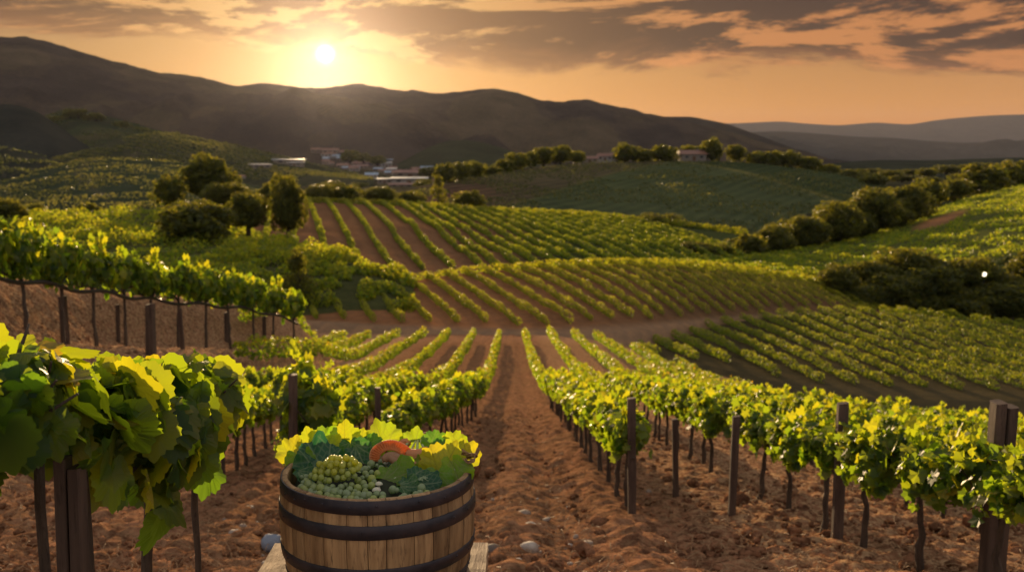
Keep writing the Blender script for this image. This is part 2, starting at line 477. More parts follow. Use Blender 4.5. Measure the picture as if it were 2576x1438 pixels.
class Hill:
    def __init__(s, name, us, crest, base, colour, p=1.7, drop=None, jag=0.0, sm=0.012, bump=0.0, bsc=0.05, mat='land', res=(150, 46), back=0.7, seed=1, colfn=None, ripple=0.0):
        """us: photograph x; crest / base: (v, distance) per u"""
        us = np.array(us, float); cv, cd = np.array(crest, float).T; bv, bd = np.array(base, float).T
        s.core = (float(az_u(us[0] - (700 if us[0] < 0 else 0), 600)), float(az_u(us[-1] + (500 if us[-1] > 2576 else 0), 600)))
        w0 = us[-1] - us[0]
        if us[0] < 0:       # hills cut by the picture's edge run on beyond it
            us, cv, cd, bv, bd = [np.concatenate([[k], q]) for k, q in ((us[0] - 1300, us), (cv[0] + 12, cv), (cd[0], cd), (bv[0], bv), (bd[0], bd))]
        if us[-1] > 2576:
            us, cv, cd, bv, bd = [np.concatenate([q, [k]]) for k, q in ((us[-1] + 1300, us), (cv[-1] + 8, cv), (cd[-1], cd), (bv[-1], bv), (bd[-1], bd))]
        res = (int(res[0] * (us[-1] - us[0]) / w0), res[1])
        ac, ab = az_u(us, cv), az_u(us, bv)
        s.g = np.linspace(min(ac[0], ab[0]), max(ac[-1], ab[-1]), 900)
        def tab(a, y):
            f = np.interp(s.g, a, y); w = sm / (s.g[1] - s.g[0])
            if w > 0.3:
                r = int(3 * w) + 1; k = np.exp(-0.5 * (np.arange(-r, r + 1) / w) ** 2); k /= k.sum()
                f = np.convolve(np.pad(f, r, mode='reflect', reflect_type='odd'), k, 'valid')
            return f
        s.cv, s.cd, s.bv, s.bd = tab(ac, cv), tab(ac, cd), tab(ab, bv), tab(ab, bd)
        s.p, s.back, s.seed, s.bump, s.bsc, s.ripple = p, back, seed, bump, bsc, ripple
        s.jag = jag; s.drop = drop; HILLS.append(s)
        if name:
            nu, nt = res
            A = np.linspace(s.g[0], s.g[-1], nu); T = np.concatenate([np.linspace(-0.25, 0, 5)[:-1], np.linspace(0, 1, nt), np.linspace(1, 1 + back, 14)[1:]])
            TT, AA = np.meshgrid(T, A, indexing='ij')
            b, c = np.interp(AA, s.g, s.bd), np.interp(AA, s.g, s.cd)
            YY = b + (c - b) * TT; XX = AA * YY
            ZZ = s.z(XX, YY)
            n, m_ = YY.shape; i = np.arange(n * m_).reshape(n, m_)
            F = np.stack([i[:-1, :-1], i[:-1, 1:], i[1:, 1:], i[1:, :-1]], -1).reshape(-1, 4)
            c_ = np.broadcast_to(np.array(colour, float), (*XX.shape, 3)) if colfn is None else colfn(XX, YY, TT, AA)
            me = mesh(name, np.stack([XX, YY, ZZ], -1).reshape(-1, 3), F, True, {'field': c_.reshape(-1, 3)})
            s.ob = tag(link(name, me, M[mat]), kind='structure')
    def t(s, X, Y):
        a = np.asarray(X, float) / np.asarray(Y, float)
        b, c = np.interp(a, s.g, s.bd), np.interp(a, s.g, s.cd)
        return (np.asarray(Y, float) - b) / (c - b)
    def inside(s, X, Y, lo=0.0, hi=1.0):
        a = X / Y
        return s.g[0] <= a <= s.g[-1] and lo <= float(s.t(X, Y)) <= hi
    def z(s, X, Y):
        X = np.asarray(X, float); Y = np.asarray(Y, float)
        a = X / Y; t = s.t(X, Y)
        b, c = np.interp(a, s.g, s.bd), np.interp(a, s.g, s.cd)
        zc = slope_v(np.interp(a, s.g, s.cv)) * c; zb = slope_v(np.interp(a, s.g, s.bv)) * b
        f = 1 - np.abs(1 - np.clip(t, 0, 1)) ** s.p
        z = zb + (zc - zb) * f
        drop = s.drop if s.drop is not None else np.maximum(3.0, (zc - zb) * 0.9)
        tb = np.clip(t - 1, 0, None) / s.back
        z = z - drop * tb ** 1.6 - np.clip(-t, 0, None) * 0.6 * (c - b)
        if s.jag: z = z + s.jag * fbm(X * .018, Y * .018, 0, s.seed + 4, 4, .6)
        if s.bump:
            w = sstep(t, 0.0, 0.25) * (1 - 0.96 * sstep(t, 0.3, 0.82))
            q = fbm(X * s.bsc, Y * s.bsc, 0, s.seed, 5, 0.55)
            if s.ripple: q = q + s.ripple * (1 - 2 * np.abs(fbm(X * s.bsc * .7 + 5, Y * s.bsc * .25, 0, s.seed + 9, 3)))
            z = z + s.bump * q * w
        return z


SOILC = (0.24, 0.115, 0.056)
GRASS = (0.06, 0.075, 0.025)


def col_h1(X, Y, T, A):
    s = np.array(SOILC); g = np.array((0.07, 0.07, 0.03)); road = np.array((0.24, 0.15, 0.09))
    c = np.broadcast_to(s, (*X.shape, 3)).copy()
    w = sstep(A, -0.02, 0.22)[..., None] * 0.7
    c = c * (1 - w) + np.array((0.085, 0.06, 0.035)) * w
    w = (1 - sstep(T, 0.02, 0.10))[..., None]
    c = c * (1 - w) + road * w
    return c


H1 = Hill('hill', [640, 700, 760, 830, 1000, 1200, 1400, 1600, 1800, 2000, 2150, 2250, 2350, 2450],
          [(800, 88), (780, 90), (762, 92), (738, 95), (712, 100), (686, 105), (672, 108), (664, 112), (676, 118), (700, 122), (732, 124), (772, 124), (800, 124), (830, 124)],
          [(805, 80), (800, 80), (806, 78), (812, 77), (828, 75), (840, 74), (843, 73), (832, 78), (810, 90), (794, 102), (790, 108), (792, 112), (815, 114), (840, 114)],
          SOILC, p=1.6, drop=7.0, colfn=col_h1, bump=0.12, bsc=0.2)
H2 = Hill('hill', [1600, 1710, 1800, 2000, 2200, 2400, 2576, 2760],
          [(850, 82), (838, 86), (818, 90), (792, 96), (788, 98), (802, 98), (826, 97), (846, 96)],
          [(900, 68), (905, 67), (925, 66), (975, 62), (1005, 60), (1012, 60), (1012, 60), (1012, 60)],
          (0.075, 0.06, 0.032), p=1.7, drop=9.0, bump=0.15, bsc=0.15)


def col_h3(X, Y, T, A):
    c = np.broadcast_to(np.array((0.085, 0.095, 0.028)), (*X.shape, 3)).copy()
    p = np.exp(-(((A - float(az_u(2365, 545))) / 0.026) ** 2 + ((T - 0.66) / 0.10) ** 2) ** 2)[..., None]
    c = c * (1 - p) + np.array((0.30, 0.15, 0.075)) * p
    return c


H3 = Hill('hill', [1650, 1750, 1850, 2100, 2330, 2450, 2576, 2750],
          [(662, 150), (650, 160), (640, 170), (604, 200), (535, 245), (497, 262), (466, 280), (430, 300)],
          [(672, 118), (690, 120), (700, 124), (712, 128), (690, 128), (668, 128), (642, 128), (610, 128)],
          (0.085, 0.095, 0.028), p=1.35, drop=14, colfn=col_h3, bump=0.4, bsc=0.05)
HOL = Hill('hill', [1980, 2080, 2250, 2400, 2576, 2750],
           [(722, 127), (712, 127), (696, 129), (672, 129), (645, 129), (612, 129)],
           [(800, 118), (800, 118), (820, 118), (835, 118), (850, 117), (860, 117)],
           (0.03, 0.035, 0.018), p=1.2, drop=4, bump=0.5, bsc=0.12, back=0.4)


def col_h4(X, Y, T, A):
    s = np.array((0.20, 0.105, 0.056)); g = np.array((0.045, 0.07, 0.024))
    w = sstep(A, -0.04, 0.06)[..., None] * 0.9
    return s * (1 - w) + g * w


H4 = Hill('hill', [600, 700, 780, 1000, 1200, 1500, 1700, 1860, 1950, 2050],
          [(520, 225), (510, 232), (508, 238), (516, 240), (530, 240), (546, 235), (566, 220), (588, 208), (606, 195), (625, 185)],
          [(640, 140), (640, 140), (650, 136), (700, 132), (700, 134), (690, 140), (680, 145), (668, 155), (668, 160), (668, 160)],
          (0.1, 0.07, 0.035), p=1.7, drop=9, colfn=col_h4, bump=0.5, bsc=0.06)
H5 = Hill('hill', [420, 500, 560, 640, 700, 750, 870, 980, 1040],
          [(690, 96), (668, 98), (640, 101), (612, 105), (610, 106), (620, 105), (652, 102), (694, 98), (712, 97)],
          [(770, 84)] * 9, (0.06, 0.065, 0.026), p=1.8, drop=6, bump=0.3, bsc=0.15)
H6 = Hill('hill', [-200, 0, 150, 300, 430, 560, 640, 760],
          [(558, 128), (552, 130), (546, 132), (542, 134), (532, 140), (540, 145), (590, 142), (680, 130)],
          [(690, 88)] * 7 + [(720, 92)], (0.075, 0.08, 0.026), p=1.6, drop=8, bump=0.4, bsc=0.08)


def col_h7(X, Y, T, A):
    brown = np.array((0.10, 0.082, 0.048)); green = np.array((0.075, 0.090, 0.043)); lite = np.array((0.17, 0.15, 0.05))
    # pale dividing line to lower left; to the right a sunlit ridge painted lighter
    v = np.interp(T, [0, 1], [0, 1])
    aL = float(az_u(1705, 412)) + (1 - T) * (-0.21); aR = float(az_u(1705, 412)) + (1 - T) ** 1.15 * 0.30
    inside = sstep(A - aL, -0.004, 0.004) * (1 - sstep(A - aR, -0.004, 0.004))
    c = brown * (1 - inside[..., None]) + green * inside[..., None]
    right = sstep(A - aR, -0.004, 0.004)[..., None]
    c = c * (1 - right) + np.array((0.05, 0.065, 0.03)) * right
    for a0, w, k in ((aL, 0.004, 0.35), (aR, 0.006, 0.95)):
        p = np.exp(-((A - a0) / w) ** 2)[..., None] * k; c = c * (1 - p) + lite * p
    red = np.exp(-(((A - float(az_u(1130, 480))) / 0.05) ** 2 + ((T - 0.45) / 0.3) ** 2))[..., None] * 0.7
    return c * (1 - red) + np.array((0.16, 0.075, 0.05)) * red


H7 = Hill('hill', [960, 1050, 1100, 1200, 1300, 1500, 1700, 1900, 2100, 2250, 2350, 2450],
          [(500, 330), (470, 350), (455, 365), (440, 400), (426, 430), (410, 480), (404, 500), (408, 500), (434, 480), (474, 440), (512, 390), (545, 350)],
          [(545, 262), (545, 262), (548, 262), (555, 265), (562, 270), (575, 280), (590, 275), (605, 268), (606, 262), (600, 270), (600, 280), (600, 285)],
          (0.06, 0.07, 0.03), p=1.2, drop=16, colfn=col_h7, bump=0.35, bsc=0.012, mat='landfar', res=(420, 60))


def col_l(cols, scale):
    cols = np.array(cols)
    def f(X, Y, T, A):
        q = fbm(X * scale, Y * scale * 0.7, 0, 21, 3); i = np.clip(((q + 0.8) / 1.6 * len(cols)), 0, len(cols) - 1).astype(int)
        return cols[i]
    return f


GREENS = [(0.028, 0.036, 0.020), (0.038, 0.052, 0.026), (0.055, 0.06, 0.03), (0.075, 0.068, 0.034)]
def col_track(base, pts, w=0.004, lite=(0.075, 0.07, 0.042)):
    pa = np.array([float(az_u(u, v)) for u, v, t in pts]); pt = np.array([t for u, v, t in pts])
    def f(X, Y, T, A):
        c = np.broadcast_to(np.array(base, float), (*X.shape, 3)).copy()
        o = np.argsort(pt); a0 = np.interp(T, pt[o], pa[o])
        p = np.exp(-((A - a0) / w) ** 2)[..., None] * 0.8
        return c * (1 - p) + np.array(lite) * p
    return f


Hill('hill', [-300, 0, 60, 130, 190, 260, 330], [(262, 1050), (262, 1100), (262, 1100), (300, 1090), (350, 1080), (392, 1060), (420, 1040)],
     [(420, 800)] * 7, (0.03, 0.034, 0.03), p=1.12, bump=0.8, bsc=0.008, mat='landfar')
Hill('hill', [60, 130, 180, 260, 350, 430, 520, 620], [(310, 1500), (285, 1500), (266, 1500), (290, 1480), (315, 1450), (335, 1420), (362, 1400), (395, 1380)],
     [(425, 1050)] * 8, None, p=1.12, bump=0.8, bsc=0.012, mat='landfar', colfn=col_l(GREENS, 0.01))
Hill('hill', [140, 220, 300, 410, 520, 640, 760, 850, 940], [(398, 860), (372, 880), (348, 900), (330, 920), (350, 910), (378, 900), (404, 880), (430, 870), (445, 860)],
     [(452, 640)] * 9, None, p=1.12, bump=0.8, bsc=0.01, mat='landfar', res=(260, 60),
     colfn=col_track((0.05, 0.052, 0.030), [(300, 425, 0.0), (340, 380, 0.5), (410, 332, 1.0)], 0.0045, (0.085, 0.075, 0.045)))
Hill('hill', [-300, 0, 60, 120, 190, 250], [(365, 760), (370, 760), (378, 760), (394, 750), (418, 740), (440, 730)], [(470, 560)] * 6, (0.032, 0.036, 0.028), p=1.12, bump=0.8, bsc=0.015, mat='landfar')
Hill('hill', [-300, 0, 90, 180, 260, 340, 430, 500, 560, 640, 720], [(480, 480), (462, 520), (430, 560), (407, 590), (398, 600), (397, 600), (404, 590), (422, 570), (446, 550), (470, 520), (490, 500)],
     [(560, 300)] * 11, None, p=1.12, bump=0.8, bsc=0.015, mat='landfar', res=(260, 60),
     colfn=col_track((0.048, 0.06, 0.035), [(330, 540, 0.0), (215, 470, 0.45), (190, 430, 0.7), (235, 405, 1.0)], 0.005, (0.08, 0.075, 0.048)))
Hill('hill', [1000, 1050, 1100, 1150, 1200, 1250, 1300, 1360], [(412, 1500), (385, 1550), (358, 1600), (350, 1600), (354, 1600), (368, 1580), (385, 1550), (405, 1500)],
     [(424, 1250)] * 8, (0.045, 0.05, 0.03), p=1.12, bump=0.8, bsc=0.012, mat='landfar')
Hill('hill', [2000, 2120, 2200, 2330, 2450, 2576, 2760], [(425, 1300), (408, 1350), (402, 1400), (404, 1400), (400, 1400), (396, 1400), (392, 1400)],
     [(440, 900)] * 7, (0.035, 0.042, 0.03), p=1.12, bump=0.8, bsc=0.012, mat='landfar')
# mountains
Hill('mountain', [-420, -150, 0, 60, 120, 220, 300, 420, 500, 560, 590, 640, 680, 720, 760, 830, 900, 960, 1000, 1040, 1100, 1180, 1240, 1300, 1360, 1410, 1460, 1510, 1560, 1660, 1760, 1850, 1960, 2050, 2130, 2220],
     [(150, 2700), (104, 2700), (95, 2700), (93, 2700), (108, 2720), (135, 2760), (160, 2800), (188, 2850), (197, 2880), (208, 2900), (218, 2920), (213, 2950), (210, 2960), (213, 2970), (224, 2980),
      (218, 3000), (213, 3000), (220, 3000), (229, 3000), (226, 3000), (234, 3000), (229, 2980), (223, 2960), (234, 2950), (254, 2940), (258, 2920), (251, 2900), (258, 2880), (269, 2860), (290, 2830), (312, 2800), (336, 2750), (368, 2700), (392, 2650), (412, 2600), (428, 2550)],
     [(428, 1750)] * 36, None, p=1.25, jag=3.2, sm=0.003, bump=38, bsc=0.0030, mat='landfar', res=(420, 110), seed=5, ripple=1.3,
     colfn=col_l([(0.055, 0.044, 0.038), (0.07, 0.054, 0.042), (0.088, 0.068, 0.046)], 0.006))
Hill('mountain', [1500, 1660, 1740, 1830, 1940, 2050, 2150], [(300, 4200), (294, 4200), (294, 4200), (312, 4100), (352, 4000), (394, 3900), (425, 3800)],
     [(415, 3300)] * 7, (0.042, 0.036, 0.03), p=1.3, sm=0.004, bump=20, bsc=0.003, mat='landfar', seed=8, ripple=1.0)
Hill('mountain', [1750, 1860, 1960, 2060, 2150, 2240, 2330, 2420, 2500, 2576, 2700, 2900], [(330, 8000), (336, 8000), (331, 8000), (336, 8000), (344, 8000), (346, 8000), (354, 8000), (358, 8000), (356, 8000), (360, 8000), (352, 8000), (350, 8000)],
     [(412, 6200)] * 12, (0.04, 0.042, 0.04), p=1.3, sm=0.006, bump=45, bsc=0.002, mat='landfar', seed=12, ripple=1.0)
Hill('mountain', [1600, 1750, 1860, 1960, 2030, 2110, 2200, 2290, 2350, 2420, 2500, 2576, 2700, 2900], [(316, 16000), (312, 16000), (310, 16000), (305, 16000), (311, 16000), (316, 16000), (308, 16000), (314, 16000), (303, 16000), (296, 16000), (290, 16000), (288, 16000), (284, 16000), (290, 16000)],
     [(406, 13000)] * 14, (0.04, 0.042, 0.042), p=1.3, sm=0.006, bump=30, bsc=0.0015, mat='landfar', seed=15, ripple=1.0)


def build_valley():
    """one sheet under everything out to the horizon"""
    R = np.concatenate([[0, 40, 80, 120, 160, 200, 260, 330, 420, 520], np.geomspace(640, 18500, 28)])
    th = np.linspace(-np.pi, np.pi, 121)
    RR, TH = np.meshgrid(R, th, indexing='ij')
    X, Y = RR * np.sin(TH), RR * np.cos(TH)
    Z = np.where(RR < 300, -25.0, -17.0) * np.ones_like(RR)
    Z = -25 + 8.0 * sstep(RR, 230, 330) - 5.0 * (1 - sstep(RR, 0, 60))
    i = np.arange(RR.size).reshape(RR.shape)
    F = np.stack([i[:-1, :-1], i[1:, :-1], i[1:, 1:], i[:-1, 1:]], -1).reshape(-1, 4)
    q = fbm(X * 0.004, Y * 0.004, 0, 77, 4)
    c = np.array((0.05, 0.05, 0.03)) + np.clip(q, 0, 1)[..., None] * np.array((0.07, 0.045, 0.03))
    tag(link('valley', mesh('valley', np.stack([X, Y, Z], -1).reshape(-1, 3), F, True, {'field': c.reshape(-1, 3)}), M['landfar']), kind='structure')


build_valley()


def land_hit(u, v, d0=60.0, d1=4000.0):
    """distance at which the sight line first meets the land"""
    a, q = float(az_u(u, v)), float(slope_v(v))
    for d in np.geomspace(d0, d1, 700):
        X, Y, Z = a * d, d, q * d
        if Z < -17.2 and d > 330: return d
        for h in HILLS:
            if h.g[0] <= a <= h.g[-1] and -0.2 <= float(h.t(X, Y)) <= 1.15 and Z <= float(h.z(X, Y)): return d
    return None


def build_haze():
    m = bpy.data.materials.new('haze'); m.use_nodes = True
    N = NT(m.node_tree); N.n.clear()
    out = N.new('ShaderNodeOutputMaterial'); ad = N.new('ShaderNodeAddShader')
    for i, (c, d, g) in enumerate((((1.0, 0.66, 0.40, 1), 0.095e-5, 0.93), ((0.74, 0.76, 0.92, 1), 1.1e-5, 0.2))):     # dust near the sun's direction, plain air
        v = N.new('ShaderNodeVolumePrincipled'); v.inputs['Color'].default_value = c; v.inputs['Density'].default_value = d
        v.inputs['Anisotropy'].default_value = g; N.l.new(v.outputs[0], ad.inputs[i])
    N.l.new(ad.outputs[0], out.inputs['Volume'])
    b = MB(); b.box((0, 0, 395), (37500, 37500, 880))
    tag(link('haze', b.mesh('haze'), m), kind='stuff')


build_haze()


# ------------------------------------------------------------------ leaves and vines
def leaf_template(kind):
    """a flat leaf in the xy plane, petiole at the origin, tip towards +y, about 1 unit wide"""
    if kind == 'diamond':      # two folded halves
        V = np.array([(0, -.35, 0), (.5, .05, .14), (0, .6, 0.02), (-.5, .05, .14), (0, .1, -.02)])
        return V, np.array([(0, 1, 2), (0, 2, 3)])
    if kind == 'small':        # lobed but light
        half = [(0, -.12), (.28, -.38), (.36, -.12), (.56, -.02), (.44, .2), (.42, .42), (.2, .4), (0, .68)]
    else:                      # toothed vine leaf
        half = [(0, -.10), (.10, -.30), (.24, -.40), (.36, -.37), (.42, -.30), (.51, -.26), (.52, -.14), (.56, -.06), (.53, .0), (.63, .07), (.60, .16), (.62, .24), (.54, .28), (.47, .31),
                (.51, .42), (.44, .46), (.42, .55), (.33, .54), (.26, .53), (.24, .63), (.14, .66), (.09, .75), (0, .82)]
    o = half + [(-x, y) for x, y in half[-2:0:-1]]
    o = np.array(o); r2 = (o ** 2).sum(1)
    z = -0.22 * r2 + 0.10 * np.abs(o[:, 0]) + 0.05 * np.sin(np.arctan2(o[:, 1], o[:, 0]) * 5)
    n = len(o)
    if kind == 'full':      # an inner ring lets the blade curl
        m_ = o * .5 + np.array((0, .01)); zm = -0.22 * (m_ ** 2).sum(1) + .10 * np.abs(m_[:, 0]) + .03
        V = np.concatenate([[(0, 0.02, 0.0)], np.column_stack([m_, zm]), np.column_stack([o, z])])
        return V, np.array([(0, 1 + i, 1 + (i + 1) % n) for i in range(n)] + [t for i in range(n) for t in ((1 + i, 1 + n + i, 1 + n + (i + 1) % n), (1 + i, 1 + n + (i + 1) % n, 1 + (i + 1) % n))])
    V = np.concatenate([[(0, 0.02, 0.0)], np.column_stack([o, z])])
    return V, np.array([(0, 1 + i, 1 + (i + 1) % n) for i in range(n)])


LT = {k: leaf_template(k) for k in ('diamond', 'small', 'full')}


def leaves(b, P, size, kind, r, nrm=None, spread=1.0, tint=None, droop=True):
    """scatter leaves at points P into collector b; nrm = preferred normal(s)"""
    n = len(P)
    if n == 0: return
    V, F = LT[kind]
    d = r.normal(size=(n, 3)) * spread
    if nrm is not None: d = d + nrm
    d /= np.linalg.norm(d, axis=1)[:, None] + 1e-9
    up = r.normal(size=(n, 3)) * 0.6 + (np.array([0, 0, -1.0]) if droop else 0)
    yv = up - (up * d).sum(1)[:, None] * d; yv /= np.linalg.norm(yv, axis=1)[:, None] + 1e-9
    xv = np.cross(yv, d)
    sz = np.asarray(size) * r.uniform(0.7, 1.25, n)
    R = np.stack([xv, yv, d * r.uniform(-1.0, 2.4, n)[:, None]], 1) * sz[:, None, None]
    W = np.einsum('vk,nkj->nvj', V, R) + P[:, None, :]
    k = len(V)
    FF = (F[None] + (np.arange(n) * k)[:, None, None]).reshape(-1, F.shape[1])
    if tint is None: tint = np.clip(r.normal(0.45, 0.2, n), 0, 1)
    b.add(W.reshape(-1, 3), FF, a=np.repeat(tint, k))


def vine_foliage(seed, L=1.0, h0=0.74, h1=1.09, w=0.23, n=400, size=0.12, kind='small', lump=2, shoots=5, sh=1.0):
    """leaf canopy of one vine, its row running along y, base at the origin"""
    r = np.random.default_rng(seed); b = MB()
    cs = []
    for i in range(lump * 3):
        cs.append((r.uniform(-w * .5, w * .5), r.uniform(-L / 2, L / 2), (h0 + h1) / 2 + r.uniform(-1, 1) * max(.03, (h1 - h0) / 2 - .12), r.uniform(.11, .18) * min(1, (h1 - h0) / .33)))
    pts, nr = [], []
    for i in range(n):
        if r.random() < 0.8:
            c = cs[r.integers(len(cs))]; d = r.normal(size=3); d /= np.linalg.norm(d)
            p = np.array(c[:3]) + d * c[3] * r.uniform(.75, 1.1) * np.array([1, 1.3, 1.1])
        else:
            d = r.normal(size=3); d /= np.linalg.norm(d)
            p = np.array([d[0] * w, r.uniform(-L / 2, L / 2), (h0 + h1) / 2 + d[2] * (h1 - h0) / 2])
        if p[2] < h0 - .05: p[2] = h0 + r.uniform(-.12, .12)
        pts.append(p); nr.append(d + np.array([0, 0, .35]))
    # shoots standing up or hanging out
    for i in range(shoots):
        y = r.uniform(-L / 2, L / 2); x = r.uniform(-w, w) * .7; hh = r.uniform(.08, .24) * sh
        for k in range(5):
            pts.append(np.array([x + r.uniform(-.04, .04), y + r.uniform(-.04, .04), h1 - (.12 - hh * k / 4 - .05) * sh])); nr.append(np.array([r.normal(), r.normal(), .3]))
    for i in range(4):
        y = r.uniform(-L / 2, L / 2); x = r.choice([-1, 1]) * w * r.uniform(.6, 1.0); hh = r.uniform(.04, .13) * (1.6 if lump > 2 else 1)
        for k in range(4):
            pts.append(np.array([x, y + r.uniform(-.05, .05), h0 + .05 - hh * k / 3])); nr.append(np.array([np.sign(x), r.normal() * .4, .1]))
    pts = np.array(pts); nr = np.array(nr)
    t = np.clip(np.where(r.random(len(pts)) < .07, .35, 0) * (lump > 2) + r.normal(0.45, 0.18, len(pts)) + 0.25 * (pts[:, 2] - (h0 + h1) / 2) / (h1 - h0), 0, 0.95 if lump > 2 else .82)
    leaves(b, pts, size, kind, r, nr, 0.55, t)
    return b.mesh('foliage')


def vine_trunk(seed, h=0.72, L=1.0, rad_=0.026, cane=1.0):
    r = np.random.default_rng(seed + 100); b = MB()
    z = np.linspace(-0.08, h, 9); wx = np.cumsum(r.normal(0, .012, 9)); wy = np.cumsum(r.normal(0, .014, 9))
    wx -= wx[1]; wy -= wy[1]
    P = np.column_stack([wx, wy, z])
    b.tube(P, rad_ * (1.25 - 0.4 * np.linspace(0, 1, 9)) * r.uniform(.88, 1.15, 9), 9, .16, seed)
    for s in (-1, 1):
        k = np.linspace(0, 1, 6)
        Q = np.column_stack([wx[-1] + .02 * np.sin(k * 5 + seed), wy[-1] + s * k * L * .52, h - .05 + .09 * np.sqrt(k) + .02 * np.sin(k * 7)])
        b.tube(Q, rad_ * (.75 - .4 * k), 7, .15, seed + 3)
    for i in range(7):
        y0 = r.uniform(-L / 2, L / 2); k = np.linspace(0, 1, 5)
        Q = np.column_stack([r.uniform(-.2, .2) * k, y0 + r.uniform(-.15, .15) * k, h + .02 + k * r.uniform(.2, .42) * cane])
        b.tube(Q, .006 * (1.2 - .7 * k), 5)
    return b.mesh('trunk', True)


ORD = ['zeroth', 'first', 'second', 'third', 'fourth', 'fifth', 'sixth', 'seventh', 'eighth', 'ninth', 'tenth', 'eleventh', 'twelfth', 'thirteenth', 'fourteenth', 'fifteenth',
       'sixteenth', 'seventeenth', 'eighteenth', 'nineteenth', 'twentieth', 'twenty-first', 'twenty-second', 'twenty-third', 'twenty-fourth', 'twenty-fifth', 'twenty-sixth', 'twenty-seventh', 'twenty-eighth',
       'twenty-ninth', 'thirtieth', 'thirty-first', 'thirty-second', 'thirty-third', 'thirty-fourth', 'thirty-fifth']

VAR = []
for k in range(7):
    e = empty('grapevine', (0, 0, 0))
    tr = link('trunk', vine_trunk(k, cane=.75), M['bark'], e)
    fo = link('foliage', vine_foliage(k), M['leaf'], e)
    VAR.append((e, tr, fo))
used = set()


def place_vine(x, y, z, rz, label, group, k, sc=1.0, sz=1.0, bare=False):
    e, tr, fo = VAR[k % len(VAR)]
    if k % len(VAR) in used:
        e2 = e.copy(); COL.objects.link(e2)
        for c in (tr, fo):
            c2 = c.copy(); COL.objects.link(c2); c2.parent = e2
        e = e2
    used.add(k % len(VAR))
    e.location = (x, y, z); e.rotation_euler = (0, 0, rz); e.scale = (sc, sc, sc * sz)
    tag(e, label, 'grapevine', group)
    return e


def stake(x, y, z, h, w, label, seed=0, lean=(0, 0), split=False, round_=False):
    r = np.random.default_rng(seed); b = MB()
    n = 7
    if round_:
        zz = np.linspace(-.25, h, n)
        b.tube(np.column_stack([lean[0] * zz + r.normal(0, .004, n), lean[1] * zz, zz]), w / 2 * r.uniform(.93, 1.07, n), 11, .07, seed)
    else:
        for dx, ww in (((-w * .27, w * .5), (w * .27, w * .46)) if split else ((0, w),)):
            zz = np.linspace(-.25, h - (0.02 if dx > 0 else 0), n); V = []
            for i, q in enumerate(zz):
                a = ww * r.uniform(.47, .53); c = w * .42 * r.uniform(.95, 1.05); ch = .22
                o = [(-a, -c * (1 - ch)), (-a * (1 - ch), -c), (a * (1 - ch), -c), (a, -c * (1 - ch)), (a, c * (1 - ch)), (a * (1 - ch), c), (-a * (1 - ch), c), (-a, c * (1 - ch))]
                tz = (r.uniform(-.006, .006) if i == n - 1 else 0)
                V += [(dx + px + lean[0] * q, py + lean[1] * q, q + tz + (px * .12 if i == n - 1 else 0)) for px, py in o]
            F = [(i * 8 + k_, i * 8 + (k_ + 1) % 8, (i + 1) * 8 + (k_ + 1) % 8, (i + 1) * 8 + k_) for i in range(n - 1) for k_ in range(8)]
            b.add(V, np.array(F), np.array([[(n - 1) * 8 + k_ for k_ in range(8)]]))
    o = link('wooden_stake', b.mesh('wooden_stake'), M['stake'])
    o.location = (x, y, z); tag(o, label, 'stake', 'stakes along the vine rows')
    return o


def row_dir(row, y):
    return math.atan2(-(row_x(row, y + .5) - row_x(row, y - .5)), 1.0)


NEAR_END = 27.0
def plant_row(row, y0, name, y1=NEAR_END, step=0.95, seed=0, group=None):
    y = y0; i = 0; r = np.random.default_rng(seed)
    while y < y1:
        i += 1
        x = row_x(row, y) + r.normal(0, .03)
        place_vine(x, y, gz(x, y), row_dir(row, y) + (math.pi if r.random() < .5 else 0), f'leafy grapevine, {ORD[i]} from the near end of the {name}', group, int(r.integers(0, 70)), r.uniform(.88, 1.0))
        y += step


plant_row(ROWS_R[0], 10.15, 'first row right of the dirt track', seed=1, group='vines of the rows right of the track')
plant_row(ROWS_R[1], 5.5, 'second row right of the dirt track', seed=2, group='vines of the rows right of the track')
for k, y0 in zip(range(2, 7), (9.2, 9.5, 11, 13, 15)):
    plant_row(ROWS_R[k], y0, f'{ORD[k + 1]} row right of the dirt track', seed=k + 1, group='vines of the rows right of the track')
plant_row(ROWS_L[0], 13.0, 'first row left of the dirt track', seed=11, group='vines of the rows left of the track')
plant_row(ROWS_L[1], 10.0, 'second row left of the dirt track', seed=12, group='vines of the rows left of the track')
plant_row(ROWS_L[2], 12.3, 'third row left of the dirt track', seed=13, group='vines of the rows left of the track')
plant_row(ROWS_L[3], 22.5, 'fourth row left of the dirt track', seed=14, group='vines of the rows left of the track')


